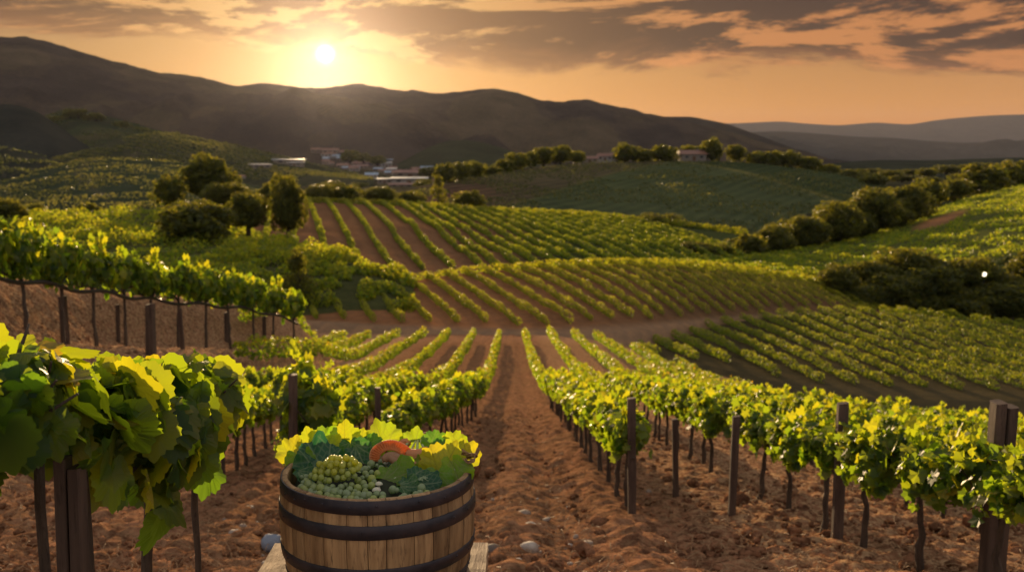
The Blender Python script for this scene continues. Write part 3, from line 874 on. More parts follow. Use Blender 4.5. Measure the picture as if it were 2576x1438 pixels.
# ---- rows farther off, each one hedge-like row of vines
def canopy(b, pts, zf, r, h0, h1, w, dens, size, kind='diamond', per=1.0, tb=0.5, spread=.6):
    """leaf hedge along a polyline of (x, y)"""
    P = np.array(pts, float); seg = np.linalg.norm(np.diff(P, axis=0), axis=1); L = seg.sum()
    n = int(L * dens)
    if n < 4: return
    s = r.uniform(0, L, n)
    cum = np.concatenate([[0], np.cumsum(seg)])
    X = np.interp(s, cum, P[:, 0]); Y = np.interp(s, cum, P[:, 1])
    ph = r.uniform(0, 100)
    l1 = vnoise(s / per + ph, ph, 0, 3); l2 = vnoise(s / (per * .45) + ph, ph + 9, 0, 4)
    gap = 0.9 + .26 * l1 + .2 * l2
    th = r.uniform(0, 2 * np.pi, n); q = np.sqrt(r.uniform(.35, 1.0, n))
    d = (P[-1] - P[0]) / (np.linalg.norm(P[-1] - P[0]) + 1e-9)
    nx = np.array([d[1], -d[0]])
    ox = np.cos(th) * q * w * gap + .12 * w * l1; oz = np.sin(th) * q
    X += ox * nx[0]; Y += ox * nx[1]
    Z = zf(X, Y) + (h0 + h1) / 2 + (h1 - h0) / 2 * oz * gap + .12 * (h1 - h0) * l2
    nr = np.column_stack([np.cos(th) * nx[0], np.cos(th) * nx[1], np.sin(th) + .3])
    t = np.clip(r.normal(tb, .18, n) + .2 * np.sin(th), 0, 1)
    leaves(b, np.column_stack([X, Y, Z]), size, kind, r, nr, spread, t)


def hedge_row(pts, zf, label, group, seed, h0=.3, h1=1.15, w=.3, dens=60, size=.17, mat='leaf', per=1.0, tb=.5, trunks=0.0):
    r = np.random.default_rng(seed)
    b = MB(); canopy(b, pts, zf, r, h0, h1, w, dens, size, per=per, tb=tb)
    if not b.V: return None
    x0, y0 = pts[0]; z0 = float(zf(np.array(x0), np.array(y0)))
    root = empty('vine_row', (x0, y0, z0)); tag(root, label, 'vine row', group)
    b.V = [v - np.array((x0, y0, z0)) for v in b.V]
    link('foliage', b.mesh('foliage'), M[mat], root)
    return root


for side, rows in (('right', ROWS_R), ('left', ROWS_L)):
    for k, row in enumerate(rows):
        y0 = NEAR_END
        if side == 'left' and k >= 4: y0 = 28 + (k - 4) * 6.5
        y1 = 67 + (k * 0.8 if side == 'right' else -.6 * k)
        if side == 'right' and k >= 4: y1 = 63 - (k - 4) * 6
        ys = np.arange(y0, y1, 2.0)
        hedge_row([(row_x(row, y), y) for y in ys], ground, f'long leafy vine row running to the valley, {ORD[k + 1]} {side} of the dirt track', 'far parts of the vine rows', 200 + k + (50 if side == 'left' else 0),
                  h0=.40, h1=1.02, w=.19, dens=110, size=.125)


def clip_rows(hill, name, origin_xs, y_ref, dirv, group, seed, lo=0.03, hi=1.08, maxlen=90, cond=None, **kw):
    n = 0; dv = np.array(dirv, float); dv /= np.linalg.norm(dv)
    for i, x0 in enumerate(origin_xs):
        pts = []
        for s in np.arange(-45, maxlen, 1.5):
            p = np.array([x0, y_ref]) + dv * s
            if p[1] > 20 and hill.inside(p[0], p[1], lo, hi) and (cond is None or cond(*p)): pts.append(tuple(p))
        if len(pts) < 4: continue
        n += 1
        hedge_row(pts, hill.z, f'{ORD[n] if n < len(ORD) else str(n)} vine row from the left {name}', group, seed + i, **kw)
    return n


n1 = clip_rows(H1, 'on the low hill across the valley floor', np.arange(-16, 62, 2.2), 80, (-0.27, 1), 'vine rows on the low hill beyond the track', 400, lo=.06,
               h0=.08, h1=.85, w=.26, dens=130, size=.13, mat='leaf_far', per=1.8, tb=.7)
n2 = clip_rows(H2, 'on the lower hill beside the right rows', np.arange(7, 60, 2.3), 80, (-0.10, 1), 'vine rows on the lower right hill', 500, lo=.06,
               h0=.1, h1=.8, w=.28, dens=115, size=.135, mat='leaf_far', per=1.8, tb=.55)
n4 = clip_rows(H4, 'on the long hill below the hamlet', np.concatenate([np.arange(-46, -4, 4.4), np.arange(-4, 46, 3.2)]), 150, (-0.23, 1), 'vine rows on the long hill', 600, lo=.05, maxlen=120,
               h0=.1, h1=1.25, w=.48, dens=45, size=.32, mat='leaf_far', per=3, tb=.5)
for hill, us, t_, lb, sz in ((H4, (765, 1880), .96, 'sunlit vine row running along the crest of the long hill', .42), (H1, (840, 2180), .97, 'sunlit vine row running along the crest of the low hill', .24)):
    pts = []
    for u in np.linspace(us[0], us[1], 60):
        a = (u - 1288) / FP / 1.0; b_, c_ = np.interp(a, hill.g, hill.bd), np.interp(a, hill.g, hill.cd); d = b_ + (c_ - b_) * t_; pts.append((a * d, d))
    hedge_row(pts, hill.z, lb, 'vine rows on the hill crests', 660, h0=.1, h1=1.5 if hill is H4 else 1.0, w=.7 if hill is H4 else .45, dens=45, size=sz, mat='leaf_far', per=2.0, tb=.75)


# the slopes where rows can no longer be told apart: close leaf cover
def cover(hill, name, label, n, size, seed, lo, hi, tb, h=0.8, cond=None, lump=2.2, mat='leaf_far'):
    r = np.random.default_rng(seed)
    A = r.uniform(*hill.core, n); T = r.uniform(lo, hi, n)
    b_, c_ = np.interp(A, hill.g, hill.bd), np.interp(A, hill.g, hill.cd)
    Y = b_ + (c_ - b_) * T; X = A * Y
    q = vnoise(X / lump, Y / lump, 0, seed); k = q > -0.25
    if cond is not None: k &= cond(X, Y, A, T)
    X, Y, q = X[k], Y[k], q[k]
    Z = hill.z(X, Y) + h * r.uniform(.1, 1, len(X)) * (.55 + .8 * np.clip(q, -.3, 1))
    b = MB(); leaves(b, np.column_stack([X, Y, Z]), size, 'diamond', r, np.array([0, 0, .5]), .8, np.clip(r.normal(tb, .2, len(X)) + .25 * q, 0, 1))
    o = link(name, b.mesh(name), M[mat]); tag(o, label, 'vines', kind='stuff')


pat = (float(az_u(2365, 545)), 0.66)
cover(H3, 'vineyard_cover', 'close yellow-green vine cover on the upper right slope', 115000, .36, 31, 0.02, 1.05, .45,
      cond=lambda X, Y, A, T: (((A - pat[0]) / .03) ** 2 + ((T - pat[1]) / .11) ** 2 > 1) & (np.sin((X * .95 + Y * .3) * 2.0) > -.55), h=.7)
cover(H5, 'bushy_vines', 'bushy pale green vines covering the round hillock', 26000, .32, 32, -.2, 1.25, .62, h=1.3, lump=1.6, cond=lambda X, Y, A, T: A > float(az_u(520, 650)))
cover(H6, 'vineyard_cover', 'yellow-green vine cover on the field below the left trees', 60000, .34, 33, -.15, 1.1, .55, h=1.1)
strp = lambda w, ax, ay, k: (lambda X, Y, A, T: np.sin((X * ax + Y * ay) * 2 * np.pi / w) > k)
cover(H7, 'vineyard_cover', 'planted lines of far vines covering the hamlet hill', 34000, .8, 41, .02, 1.0, .5, h=1.2, lump=14, cond=strp(5.5, .8, .6, -.1), mat='leaf_dull')
cover(HILLS[12], 'vineyard_cover', 'planted lines of far vines on the lowest far left hill', 42000, 1.0, 42, .0, 1.0, .62, h=1.3, lump=18, cond=strp(6, .55, .83, -.1), mat='leaf_dull')
cover(HILLS[10], 'vineyard_cover', 'far vines and scrub on the far left hill with the track', 26000, 1.5, 43, .0, 1.0, .6, h=1.8, lump=30, cond=strp(9, .8, .6, -.2), mat='leaf_dull')
cover(HILLS[11], 'vineyard_cover', 'far vines on the dark hill cut by the left edge', 14000, 1.3, 44, .0, 1.0, .3, h=1.6, lump=26, mat='leaf_dull')
cover(HILLS[9], 'scrub', 'low scrub on the wooded far left slope', 9000, 2.2, 45, .0, 1.0, .3, h=3.0, lump=34, mat='leaf_dull')
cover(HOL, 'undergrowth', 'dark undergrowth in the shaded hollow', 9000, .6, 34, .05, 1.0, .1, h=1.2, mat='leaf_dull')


# ------------------------------------------------------------------ stakes, the left bank and the nearest vines
def ground_hit(u, v):
    a, s = float(az_u(u, v)), float(slope_v(v))
    for d in np.arange(4, 90, .05):
        if s * d <= gz(a * d, d): return d
    return 90.0


def stake_px(u, vb, vt, w, label, d=None, seed=0, **kw):
    d = d or ground_hit(u, vb)
    x = float(az_u(u, vb)) * d; z = gz(x, d)
    kw.setdefault('lean', (.035 * math.sin(seed * 2.3), .02 * math.cos(seed * 1.7)))
    return stake(x, d, z, float(slope_v(vt)) * d - z, w * d / FP, label, seed, **kw)


stake_px(1590, 1310, 1000, 21, 'square brown stake at the end of the first row right of the track', seed=1, lean=(-.02, 0))
stake_px(1700, 1255, 1052, 15, 'thin dark stake nearest the end stake, in the second row right of the track', seed=2)
stake_px(1840, 1305, 1047, 19, 'dark stake between the thin stake and the tallest dark stake on the right', seed=3)
stake_px(2105, 1360, 1016, 26, 'tall dark stake with its top above the leaves, mid right', seed=4)
stake_px(2492, 1480, 1012, 56, 'thickest stake, split down the middle, at the right edge', seed=5, split=True, lean=(.01, 0))
stake_px(735, 1300, 940, 22, 'tall grey round stake behind the left side of the barrel', d=9.6, seed=6, round_=True)
stake_px(957, 1210, 975, 16, 'slim grey round stake behind the middle of the barrel', d=12.4, seed=7, round_=True)

place_vine(float(az_u(782, 1300)) * 10.2, 10.2, gz(float(az_u(782, 1300)) * 10.2, 10.2), .3, 'tall leafy grapevine climbing the round stake behind the barrel', 'vines of the rows left of the track', 3, 1.25, 1.12)


def wire(row, y0, y1, h, label, dx=0.0):
    ys = np.arange(y0, y1, .8); q = MB(); P = np.array([(row_x(row, t) + dx, t, gz(row_x(row, t), t) + h + .012 * math.sin(t * 2.6)) for t in ys])
    q.tube(P - P[0], .0018, 5); o = link('trellis_wire', q.mesh('trellis_wire', True), M['wire']); o.location = P[0]; tag(o, label, 'wire', 'trellis wires')


_m, _N, _o = new_mat('galvanised_wire'); princ(_N, _o, (.06, .055, .05), .7, .2); M['wire'] = _m
for k, nm in ((0, 'first'), (1, 'second')):
    for h, lv in ((.70, 'lower'), (.98, 'upper')):
        wire(ROWS_R[k], 9.7 if k == 0 else 5.6, 26, h, f'{lv} trellis wire of the {nm} row right of the track', -.03)
        wire(ROWS_L[k], 12.6 if k == 0 else 9.8, 26, h, f'{lv} trellis wire of the {nm} row left of the track', .03)

BANK = [(17, -9.75), (22, -9.87), (27, -9.75), (31.5, -9.03), (36.5, -8.1)]
y, i = 16.6, 0
while y < 36.6:
    i += 1; x = row_x(BANK, y)
    place_vine(x, y, gz(x, y), row_dir(BANK, y), f'tall grapevine on the raised left bank, {ORD[i]} from its near end', 'vines on the left bank', i * 3 + 1, 1.5, 1.42)
    y += 1.65
stake_px(165, 862, 745, 18, 'thick dark stake under the leaves of the left bank row', seed=8)
stake_px(380, 900, 765, 22, 'thickest stake of the left bank row, half way along it', seed=9)
for k, u in enumerate((298, 460, 570, 665)):
    stake_px(u, 862 + (20 if u == 460 else 0), 765 + k * 10, 9, f'{ORD[k + 1]} slim dark stake of the left bank row from its near end', seed=20 + k)
ys = np.linspace(16, 36.5, 60); b = MB()
b.tube([(row_x(BANK, q) + .12, q, gz(row_x(BANK, q), q) + 1.35 + .05 * math.sin(q * 2.2)) for q in ys], .045, 8)
M['black'] = new_mat('black_plastic')[0]
_m, _N, _o = new_mat('black_pipe'); princ(_N, _o, (0.02, 0.018, 0.018), .5, .4)
tag(link('irrigation_pipe', b.mesh('irrigation_pipe', True), _m), 'black irrigation pipe strung below the leaves of the left bank row', 'pipe')

FRONT = [(-110, 1.95, 41), (95, 2.3, 42), (255, 2.7, 45), (385, 3.15, 43), (478, 3.75, 44)]
for k, (u, d, sd) in enumerate(FRONT):
    x = float(az_u(u, 1200)) * d; z = gz(x, d)
    top = float(slope_v((885, 908, 940, 935, 930)[k])) * d - z; bot = float(slope_v((1110, 1150, 1140, 1185, 1115)[k])) * d - z
    e = empty('grapevine', (x, d, z))
    tag(e, ['large leaved grapevine cut by the left edge', 'large leaved grapevine around the thick split stake at left', 'large leaved grapevine between the split stake and the bare trunk at left',
            'large leaved grapevine on the straight dark trunk left of the barrel', 'large leaved grapevine at the far end of the nearest left row'][k], 'grapevine', 'nearest large leaved vines')
    link('foliage', vine_foliage(sd, (.6, .42, .42, .44, .5)[k], bot + .05, top - .03, .11, 112, .125 * (d / 2.7) ** .8, 'full', 3, 2, .35), M['leaf'], e)
    link('trunk', vine_trunk(sd, bot + .06, .55, .013 if k != 3 else .021, .45), M['bark'], e)
stake_px(172, 1600, 1150, 66, 'thick split stake nearest the camera among large vine leaves', d=2.42, seed=12, split=True)

# ------------------------------------------------------------------ barrel on its table
BD = 3.1
BC = at(950, 1178, BD); RIMZ = BC.z; BH = .335; BX, BY = BC.x, BC.y; BZ = RIMZ - BH
r_h = lambda h: float(np.interp(h / BH, [0, .15, .35, .55, .75, 1], [.283, .296, .3075, .3115, .3095, .302]))
M['stave'] = wood_mat('barrel_oak', [(0.19, 0.105, 0.045), (0.44, 0.27, 0.125), (0.05, 0.028, 0.017)], (20, 20, 2.2), .62, 'stave', .45, .3)
M['board'] = wood_mat('table_board', [(0.30, 0.19, 0.11), (0.44, 0.30, 0.18), (0.13, 0.08, 0.05)], (22, 1.6, 22), .7, 'tint', .5, .25)


def steel_mat():
    m, N, out = new_mat('hoop_steel')
    tc = N.new('ShaderNodeTexCoord').outputs['Object']
    n = N.noise(tc, 14, 6, .65); n2 = N.noise(tc, 60, 4, .7)
    c = N.mix(N.mr(n, .35, .7), (0.028, 0.026, 0.033), (0.062, 0.048, 0.05))
    c = N.mix(N.mr(n2, .6, .75, 0, .6), c, (0.11, 0.06, 0.04))
    princ(N, out, c, N.mr(n, .3, .7, .38, .6), .5, bump(N, n2, .25, .003), Metallic=.55)
    return m


M['steel'] = steel_mat()
barrel = empty('barrel', (BX, BY, BZ))
tag(barrel, 'oak half barrel with four black iron hoops, heaped with grapes and leaves', 'barrel')
NS = 28; seg = 7; V, F, A = [], [], []
HH = np.linspace(0, BH, 15); r = np.random.default_rng(3)
th_edges = np.cumsum(r.uniform(.8, 1.25, NS)); th_edges = th_edges / th_edges[-1] * 2 * np.pi; th_edges = np.concatenate([[0], th_edges]) + .3
TH = .019
for s in range(NS):
    n0 = len(V); st = r.random(); zt = r.uniform(-.0015, .0015)
    tt = np.linspace(th_edges[s] + .0035, th_edges[s + 1] - .0035, seg)
    prof = [(r_h(h), h + (zt if i == 14 else 0)) for i, h in enumerate(HH)]
    prof[-1] = (prof[-1][0] - .004, prof[-1][1]); prof.insert(-1, (r_h(BH), BH - .004))
    prof += [(r_h(BH) - TH + .003, BH + zt), (r_h(BH) - TH, BH - .004), (r_h(.5 * BH) - TH, .5 * BH), (r_h(.02) - TH, .02)]
    for (R, h) in prof:
        for j, t in enumerate(tt):
            e = .0022 if j in (0, seg - 1) and R > .26 else 0
            V.append(((R - e) * math.cos(t), (R - e) * math.sin(t), h)); A.append(st)
    m_ = len(prof)
    for i in range(m_ - 1):
        for j in range(seg - 1):
            F.append((n0 + i * seg + j, n0 + i * seg + j + 1, n0 + (i + 1) * seg + j + 1, n0 + (i + 1) * seg + j))
    for j in (0, seg - 1):      # stave sides
        for i in range(m_ // 2 - 1):
            F.append((n0 + i * seg + j, n0 + (i + 1) * seg + j, n0 + (m_ - 2 - i) * seg + j, n0 + (m_ - 1 - i) * seg + j))
body = link('staves', mesh('staves', V, [np.array(F)], False, {'stave': np.array(A)}), M['stave'], barrel)
# dark fill surface added under the heap closes the inside
b = MB(); k = 48; rings = [(.0, BH - .012), (.1, BH - .014), (.2, BH - .024), (.262, BH - .04), (.27, .03), (0, .03)]
Vv = [(R * math.cos(t), R * math.sin(t), h + (.006 * math.sin(t * 9 + R * 70))) for R, h in rings for t in np.arange(k) / k * 2 * np.pi]
b.add(Vv, np.array([(i * k + j, i * k + (j + 1) % k, (i + 1) * k + (j + 1) % k, (i + 1) * k + j) for i in range(len(rings) - 1) for j in range(k)]))
_m, _N, _o = new_mat('dark_fill'); princ(_N, _o, (0.022, 0.026, 0.012), .8, .2)
link('filling', b.mesh('filling', True), _m, barrel)
for hi, (h0, h1) in enumerate([(.292, .3325), (.217, .259), (.088, .127), (.004, .042)]):
    k = 120; V = []
    hs = [h0, h0 + .0015, (h0 + h1) / 2, h1 - .0015, h1, h1, h0]
    off = [.0018, .0034, .0034, .0034, .0018, -.003, -.003]
    for h, o in zip(hs, off):
        for t in np.arange(k) / k * 2 * np.pi:
            R = r_h(h) + o + .0005 * math.sin(t * 7 + hi); V.append((R * math.cos(t), R * math.sin(t), h))
    m_ = len(hs)
    F = [(i * k + j, i * k + (j + 1) % k, ((i + 1) % m_) * k + (j + 1) % k, ((i + 1) % m_) * k + j) for i in range(m_) for j in range(k)]
    hoop = link('hoop', mesh('hoop', V, [np.array(F)], True), M['steel'], barrel)
    hr = np.random.default_rng(hi + 60)
    for t in (np.array([200, 212, 224, 233, 246, 262, 277, 301, 318, 331, 345]) if hi == 0 else np.array([208, 266, 322, 337, 351]) + hi * 3):
        t = rad(t); h = (h0 + h1) / 2 + hr.uniform(-.006, .006); R = r_h(h) + .0034
        rb = MB(); q = []
        for rr_, o in ((.0042, 0), (.0036, .0016), (.0018, .0026), (.0002, .0029)):
            for w in np.arange(8) / 8 * 2 * np.pi:
                tt = t + rr_ * math.cos(w) / R; q.append(((R + o) * math.cos(tt), (R + o) * math.sin(tt), h + rr_ * math.sin(w)))
        rb.add(q, np.array([(i * 8 + j, i * 8 + (j + 1) % 8, (i + 1) * 8 + (j + 1) % 8, (i + 1) * 8 + j) for i in range(3) for j in range(8)]))
        link('rivet', rb.mesh('rivet', True), M['steel'], hoop)

# table
TB = BZ - .001; yb = TB / float(slope_v(1365)); xr = float(az_u(1229, 1365)) * yb; xl = float(az_u(690, 1368)) * yb
table = empty('wooden_table', ((xl + xr) / 2, yb - .36, gz((xl + xr) / 2, yb - .36)))
tag(table, 'rough pale wooden table standing under the barrel', 'table')
tw, td = xr - xl, .74; hz = TB - table.location.z
r = np.random.default_rng(4)
for i in range(4):
    pb = MB(); w = tw / 4; x0 = -tw / 2 + i * w
    nx_, ny = 5, 14; zt = r.uniform(-.002, .0); V = []
    for top in (1, 0):
        for a in range(nx_):
            for c in range(ny):
                px = x0 + .002 + (w - .004) * a / (nx_ - 1); py = td * (c / (ny - 1) - .5) + (.006 * r.uniform(-1, 1) if c in (0, ny - 1) else 0) + .0
                if i in (0, 3) and (a == 0 and i == 0 or a == nx_ - 1 and i == 3): px += r.uniform(-.003, .003)
                V.append((px, py, hz + zt - (0 if top else .045) + (r.uniform(-.0012, .0008) if top else 0) - (.003 if top and a in (0, nx_ - 1) else 0)))
    def gi(t, a, c): return t * nx_ * ny + a * ny + c
    F = [(gi(0, a, c), gi(0, a + 1, c), gi(0, a + 1, c + 1), gi(0, a, c + 1)) for a in range(nx_ - 1) for c in range(ny - 1)]
    F += [(gi(1, a, c), gi(1, a, c + 1), gi(1, a + 1, c + 1), gi(1, a + 1, c)) for a in range(nx_ - 1) for c in range(ny - 1)]
    for c in range(ny - 1):
        F += [(gi(0, 0, c), gi(0, 0, c + 1), gi(1, 0, c + 1), gi(1, 0, c)), (gi(0, nx_ - 1, c + 1), gi(0, nx_ - 1, c), gi(1, nx_ - 1, c), gi(1, nx_ - 1, c + 1))]
    for a in range(nx_ - 1):
        F += [(gi(0, a + 1, 0), gi(0, a, 0), gi(1, a, 0), gi(1, a + 1, 0)), (gi(0, a, ny - 1), gi(0, a + 1, ny - 1), gi(1, a + 1, ny - 1), gi(1, a, ny - 1))]
    pb.add(V, np.array(F), a=r.random()); link('board', pb.mesh('board'), M['board'], table)
for sx in (-1, 1):
    for sy in (-1, 1):
        pb = MB(); pb.box((sx * (tw / 2 - .06), sy * (td / 2 - .06), (hz - .047) / 2 - .04), (.07, .07, hz - .047 + .08), a=.3); link('leg', pb.mesh('leg'), M['stake'], table)
for sy in (-1, 1):
    pb = MB(); pb.box((0, sy * (td / 2 - .06), hz - .047 - .05), (tw - .192, .025, .09), a=.6); link('rail', pb.mesh('rail'), M['stake'], table)

# ------------------------------------------------------------------ what lies in the barrel
def dv(v): return BD + (1178 - v) * .0033


def hero_leaf_mat(name):
    m, N, out = new_mat(name)
    t = N.attr('tint'); vn = N.attr('vein')
    tc = N.new('ShaderNodeTexCoord').outputs['Object']
    nz = N.noise(tc, 40, 5, .6); nz2 = N.noise(tc, 160, 3, .6)
    t2 = N.m('ADD', t, N.m('MULTIPLY', N.m('SUBTRACT', nz, .5), .28), clamp=True)
    c = N.ramp(t2, [(0, (0.035, 0.12, 0.07)), (.3, (0.075, 0.20, 0.03)), (.6, (0.20, 0.33, 0.025)), (.85, (0.46, 0.50, 0.03)), (1, (0.60, 0.50, 0.03))])
    tr = N.ramp(t2, [(0, (0.03, 0.15, 0.05)), (.3, (0.12, 0.34, 0.02)), (.6, (0.34, 0.60, 0.015)), (.85, (0.56, 0.66, 0.02)), (1, (0.72, 0.60, 0.015))])
    pale = N.mix(t, (0.36, 0.46, 0.27), (0.30, 0.27, 0.03))
    c = N.mix(N.m('MULTIPLY', vn, .8), c, pale)
    tr = N.mix(N.m('MULTIPLY', vn, .5), tr, N.mix(t, (.3, .42, .15), (.35, .30, .01)))
    h = N.m('SUBTRACT', N.m('MULTIPLY', nz2, .25), N.m('MULTIPLY', vn, .8))
    p = princ(N, None, c, .42, .4, bump(N, h, .5, .002))
    tb_ = N.new('ShaderNodeBsdfTranslucent'); N.put(tb_.inputs[0], tr)
    mx = N.new('ShaderNodeMixShader'); mx.inputs[0].default_value = .55
    N.l.new(p.outputs[0], mx.inputs[1]); N.l.new(tb_.outputs[0], mx.inputs[2]); N.l.new(mx.outputs[0], out.inputs[0])
    return m


M['hero'] = hero_leaf_mat('fresh_leaf')
_m, _N, _o = new_mat('pale_stalk'); princ(_N, _o, (0.36, 0.42, 0.20), .5, .4, Subsurface_Weight=.2); M['stalk'] = _m


def hero_leaf(kind, seed, tint):
    r = np.random.default_rng(seed); nr_, na = 24, 140
    th = np.arange(na) / na * 2 * np.pi
    if kind == 'grape':
        P, _ = LT['full']; o = P[1 + (len(P) - 1) // 2:, :2] - np.array([0, .12]); ang = np.arctan2(o[:, 1], o[:, 0]) % (2 * np.pi); q = np.argsort(ang)
        rr = np.interp(th, np.concatenate([ang[q] - 2 * np.pi, ang[q], ang[q] + 2 * np.pi]), np.tile(np.hypot(*o.T)[q], 3))
        rr = rr * (1 + .05 * np.array([vnoise(t * 2.2, seed) for t in th])); rr = rr / 1.05
    else:
        rr = .5 * (1 + .10 * np.cos(th * 3 + seed) + .05 * np.cos(th * 7 + seed * 2) + .025 * np.abs(np.sin(th * 17)) + .03 * np.array([vnoise(t * 9, seed) for t in th])); rr[np.abs(th - 1.5 * np.pi) < .12] *= .75
    f = np.linspace(0, 1, nr_ + 1)[1:]
    X = np.outer(f, rr * np.cos(th)); Y = np.outer(f, rr * np.sin(th)) + .12
    R2 = X ** 2 + (Y - .1) ** 2
    cup = r.uniform(-.5, .3) if kind == 'grape' else .35
    Z = cup * R2 + .12 * np.abs(X) * r.uniform(.3, 1) + .09 * np.outer(f ** 2, np.sin(th * r.integers(3, 6) + r.uniform(0, 6))) + .05 * np.outer(f ** 3, np.sin(th * 9 + r.uniform(0, 6)))
    Z += r.uniform(-.3, .3) * X * (Y - .1)
    # veins fan out from the petiole
    ve = np.zeros_like(X); oy = -.16 if kind == 'grape' else -.32; Yp = Y - oy
    mains = [90, 52, 128, 12, 168] if kind == 'grape' else [90, 66, 114, 45, 135]
    for k, dg in enumerate(mains):
        a = rad(dg + r.uniform(-4, 4)); al = X * math.cos(a) + Yp * math.sin(a); pr = -X * math.sin(a) + Yp * math.cos(a)
        w = (.012 if kind == 'grape' else .019) * (1.15 - .75 * np.clip(al, 0, 1)) * (1.5 if k == 0 else 1)
        ve = np.maximum(ve, np.exp(-(pr / w) ** 2) * (al > 0))
        sec = np.abs(((al * 6.5 - np.abs(pr) * 5.0) % 1) - .5)      # side veins
        ve = np.maximum(ve, .42 * np.exp(-(sec / .10) ** 2) * (al > .05) * (np.abs(pr) < .26))
    Z -= .012 * ve
    V = np.concatenate([[(0, .12, float(Z[0].mean()))], np.stack([X, Y, Z], -1).reshape(-1, 3)])
    F3 = np.array([(0, 1 + j, 1 + (j + 1) % na) for j in range(na)])
    F4 = np.array([(1 + i * na + j, 1 + (i + 1) * na + j, 1 + (i + 1) * na + (j + 1) % na, 1 + i * na + (j + 1) % na) for i in range(nr_ - 1) for j in range(na)])
    tt = np.clip(tint + np.concatenate([[0], (.06 * np.outer(f, np.sin(th * 2 + seed))).ravel()]), 0, 1)
    return mesh('blade', V, [F3, F4], True, {'tint': tt, 'vein': np.concatenate([[.5], ve.ravel()])})


def put_leaf(u, v, wpx, kind, tint, n, roll, label, seed, d=None, stalk=None):
    d = d or dv(v); c = at(u, v, d); s = wpx * d / FP
    nv = Vector(n).normalized(); up = Vector((math.sin(rad(roll)), -.15, math.cos(rad(roll)))); yv = (up - up.dot(nv) * nv).normalized(); xv = yv.cross(nv)
    e = bpy.data.objects.new('fresh_leaf', None); COL.objects.link(e); e.empty_display_size = .02
    e.matrix_world = Matrix.Translation(c - yv * .12 * s) @ Matrix((xv, yv, nv)).transposed().to_4x4() @ Matrix.Scale(s, 4)
    tag(e, label, 'leaf', 'leaves heaped in the barrel')
    link('blade', hero_leaf(kind, seed, tint), M['hero'], e)
    b = MB(); L = (.45 if kind == 'grape' else .5) * (.3 if 75 < roll < 300 else 1); oy = -.10 if kind == 'grape' else -.18
    k = np.linspace(0, 1, 7)
    b.tube(np.column_stack([.10 * k ** 2 * (1 if seed % 2 else -1), oy + (.12 if kind == 'grape' else .22) - L * k, -.03 - .25 * k ** 2]), (.013 if kind == 'grape' else .036) * (1 + .3 * k), 8)
    link('stalk', b.mesh('stalk', True), M['stalk'], e)
    return e


LV = [
    (735, 1136, 72, 'grape', .90, (.15, -1, .5), 15, 'bright yellow vine leaf hanging over the left rim of the barrel'),
    (752, 1160, 74, 'grape', .58, (-.2, -1, .7), 160, 'lime leaf against the inside of the left rim'),
    (780, 1112, 68, 'grape', .88, (.35, -1, .15), -10, 'curled yellow leaf standing second from the left rim'),
    (812, 1113, 80, 'grape', .62, (-.2, -1, .3), 30, 'olive lime leaf behind the large dark veined leaf'),
    (803, 1160, 128, 'round', .03, (.12, -.75, .9), -12, 'largest dark green leaf with pale veins, lying at left'),
    (868, 1104, 84, 'grape', .87, (.05, -1, .12), 5, 'tallest bright yellow leaf standing at the back of the heap'),
    (842, 1121, 55, 'round', .84, (.2, -1, .5), 60, 'small yellow leaf at the foot of the tallest yellow leaf'),
    (909, 1099, 42, 'grape', .84, (-.1, -1, .2), 10, 'smallest yellow leaf beside the tallest yellow leaf'),
    (908, 1146, 84, 'round', .10, (-.1, -.9, .7), 150, 'dark green leaf in front of the tallest yellow leaf'),
    (884, 1128, 60, 'grape', .22, (.4, -1, .4), 170, 'folded green leaf between the dark leaf and the tallest yellow leaf'),
    (935, 1122, 60, 'grape', .3, (-.2, -1, .5), 100, 'mid green leaf tucked left of the orange mushroom'),
    (961, 1106, 94, 'grape', .78, (-.1, -1, .25), -20, 'wide lime leaf standing behind the orange mushroom'),
    (1043, 1112, 66, 'grape', .70, (0, -1, .35), 8, 'lime leaf behind the bundle of pale stalks'),
    (1096, 1116, 68, 'grape', .40, (.3, -1, .6), 50, 'green leaf between the stalks and the right back rim'),
    (1140, 1122, 72, 'grape', .80, (.1, -1, .4), -65, 'yellow lime leaf spreading towards the twig bundle'),
    (1112, 1140, 70, 'grape', .24, (0, -.9, .8), 120, 'shaded green leaf below the spreading yellow lime leaf'),
    (1158, 1151, 92, 'grape', .91, (.2, -1, .45), -35, 'yellow leaf leaning on the right rim beside the twig bundle'),
    (1117, 1172, 116, 'grape', .93, (-.1, -1, .55), 20, 'large bright yellow leaf at the right front of the heap'),
    (1146, 1188, 86, 'round', .60, (.2, -1, .6), 165, 'lime green leaf under the large bright yellow leaf'),
    (1100, 1206, 74, 'grape', .50, (-.2, -1, .5), 175, 'green toothed leaf drooping to the right front rim'),
    (1003, 1196, 98, 'round', .52, (-.25, -.7, 1.0), 40, 'green leaf with thick pale rib beside the loose grapes'),
    (1028, 1170, 62, 'round', .70, (0, -.8, .9), 40, 'lime leaf top folded over the pale ribbed leaf'),
    (1062, 1214, 92, 'round', .04, (.1, -.6, 1), 70, 'dark leaf with pale rib lying at the front rim'),
    (1030, 1224, 66, 'round', .12, (.1, -.5, 1), 85, 'low dark leaf half under the others at the front rim'),
    (770, 1196, 60, 'round', .08, (.3, -.7, .8), 120, 'dark leaf below the bunch near the left rim'),
    (985, 1166, 60, 'round', .10, (0, -.2, 1), 100, 'dark leaf below the orange mushroom'),
]
for i, (u, v, w, k, t, n, ro, lb) in enumerate(LV):
    put_leaf(u, v, w, k, t, n, ro, lb, 300 + i)


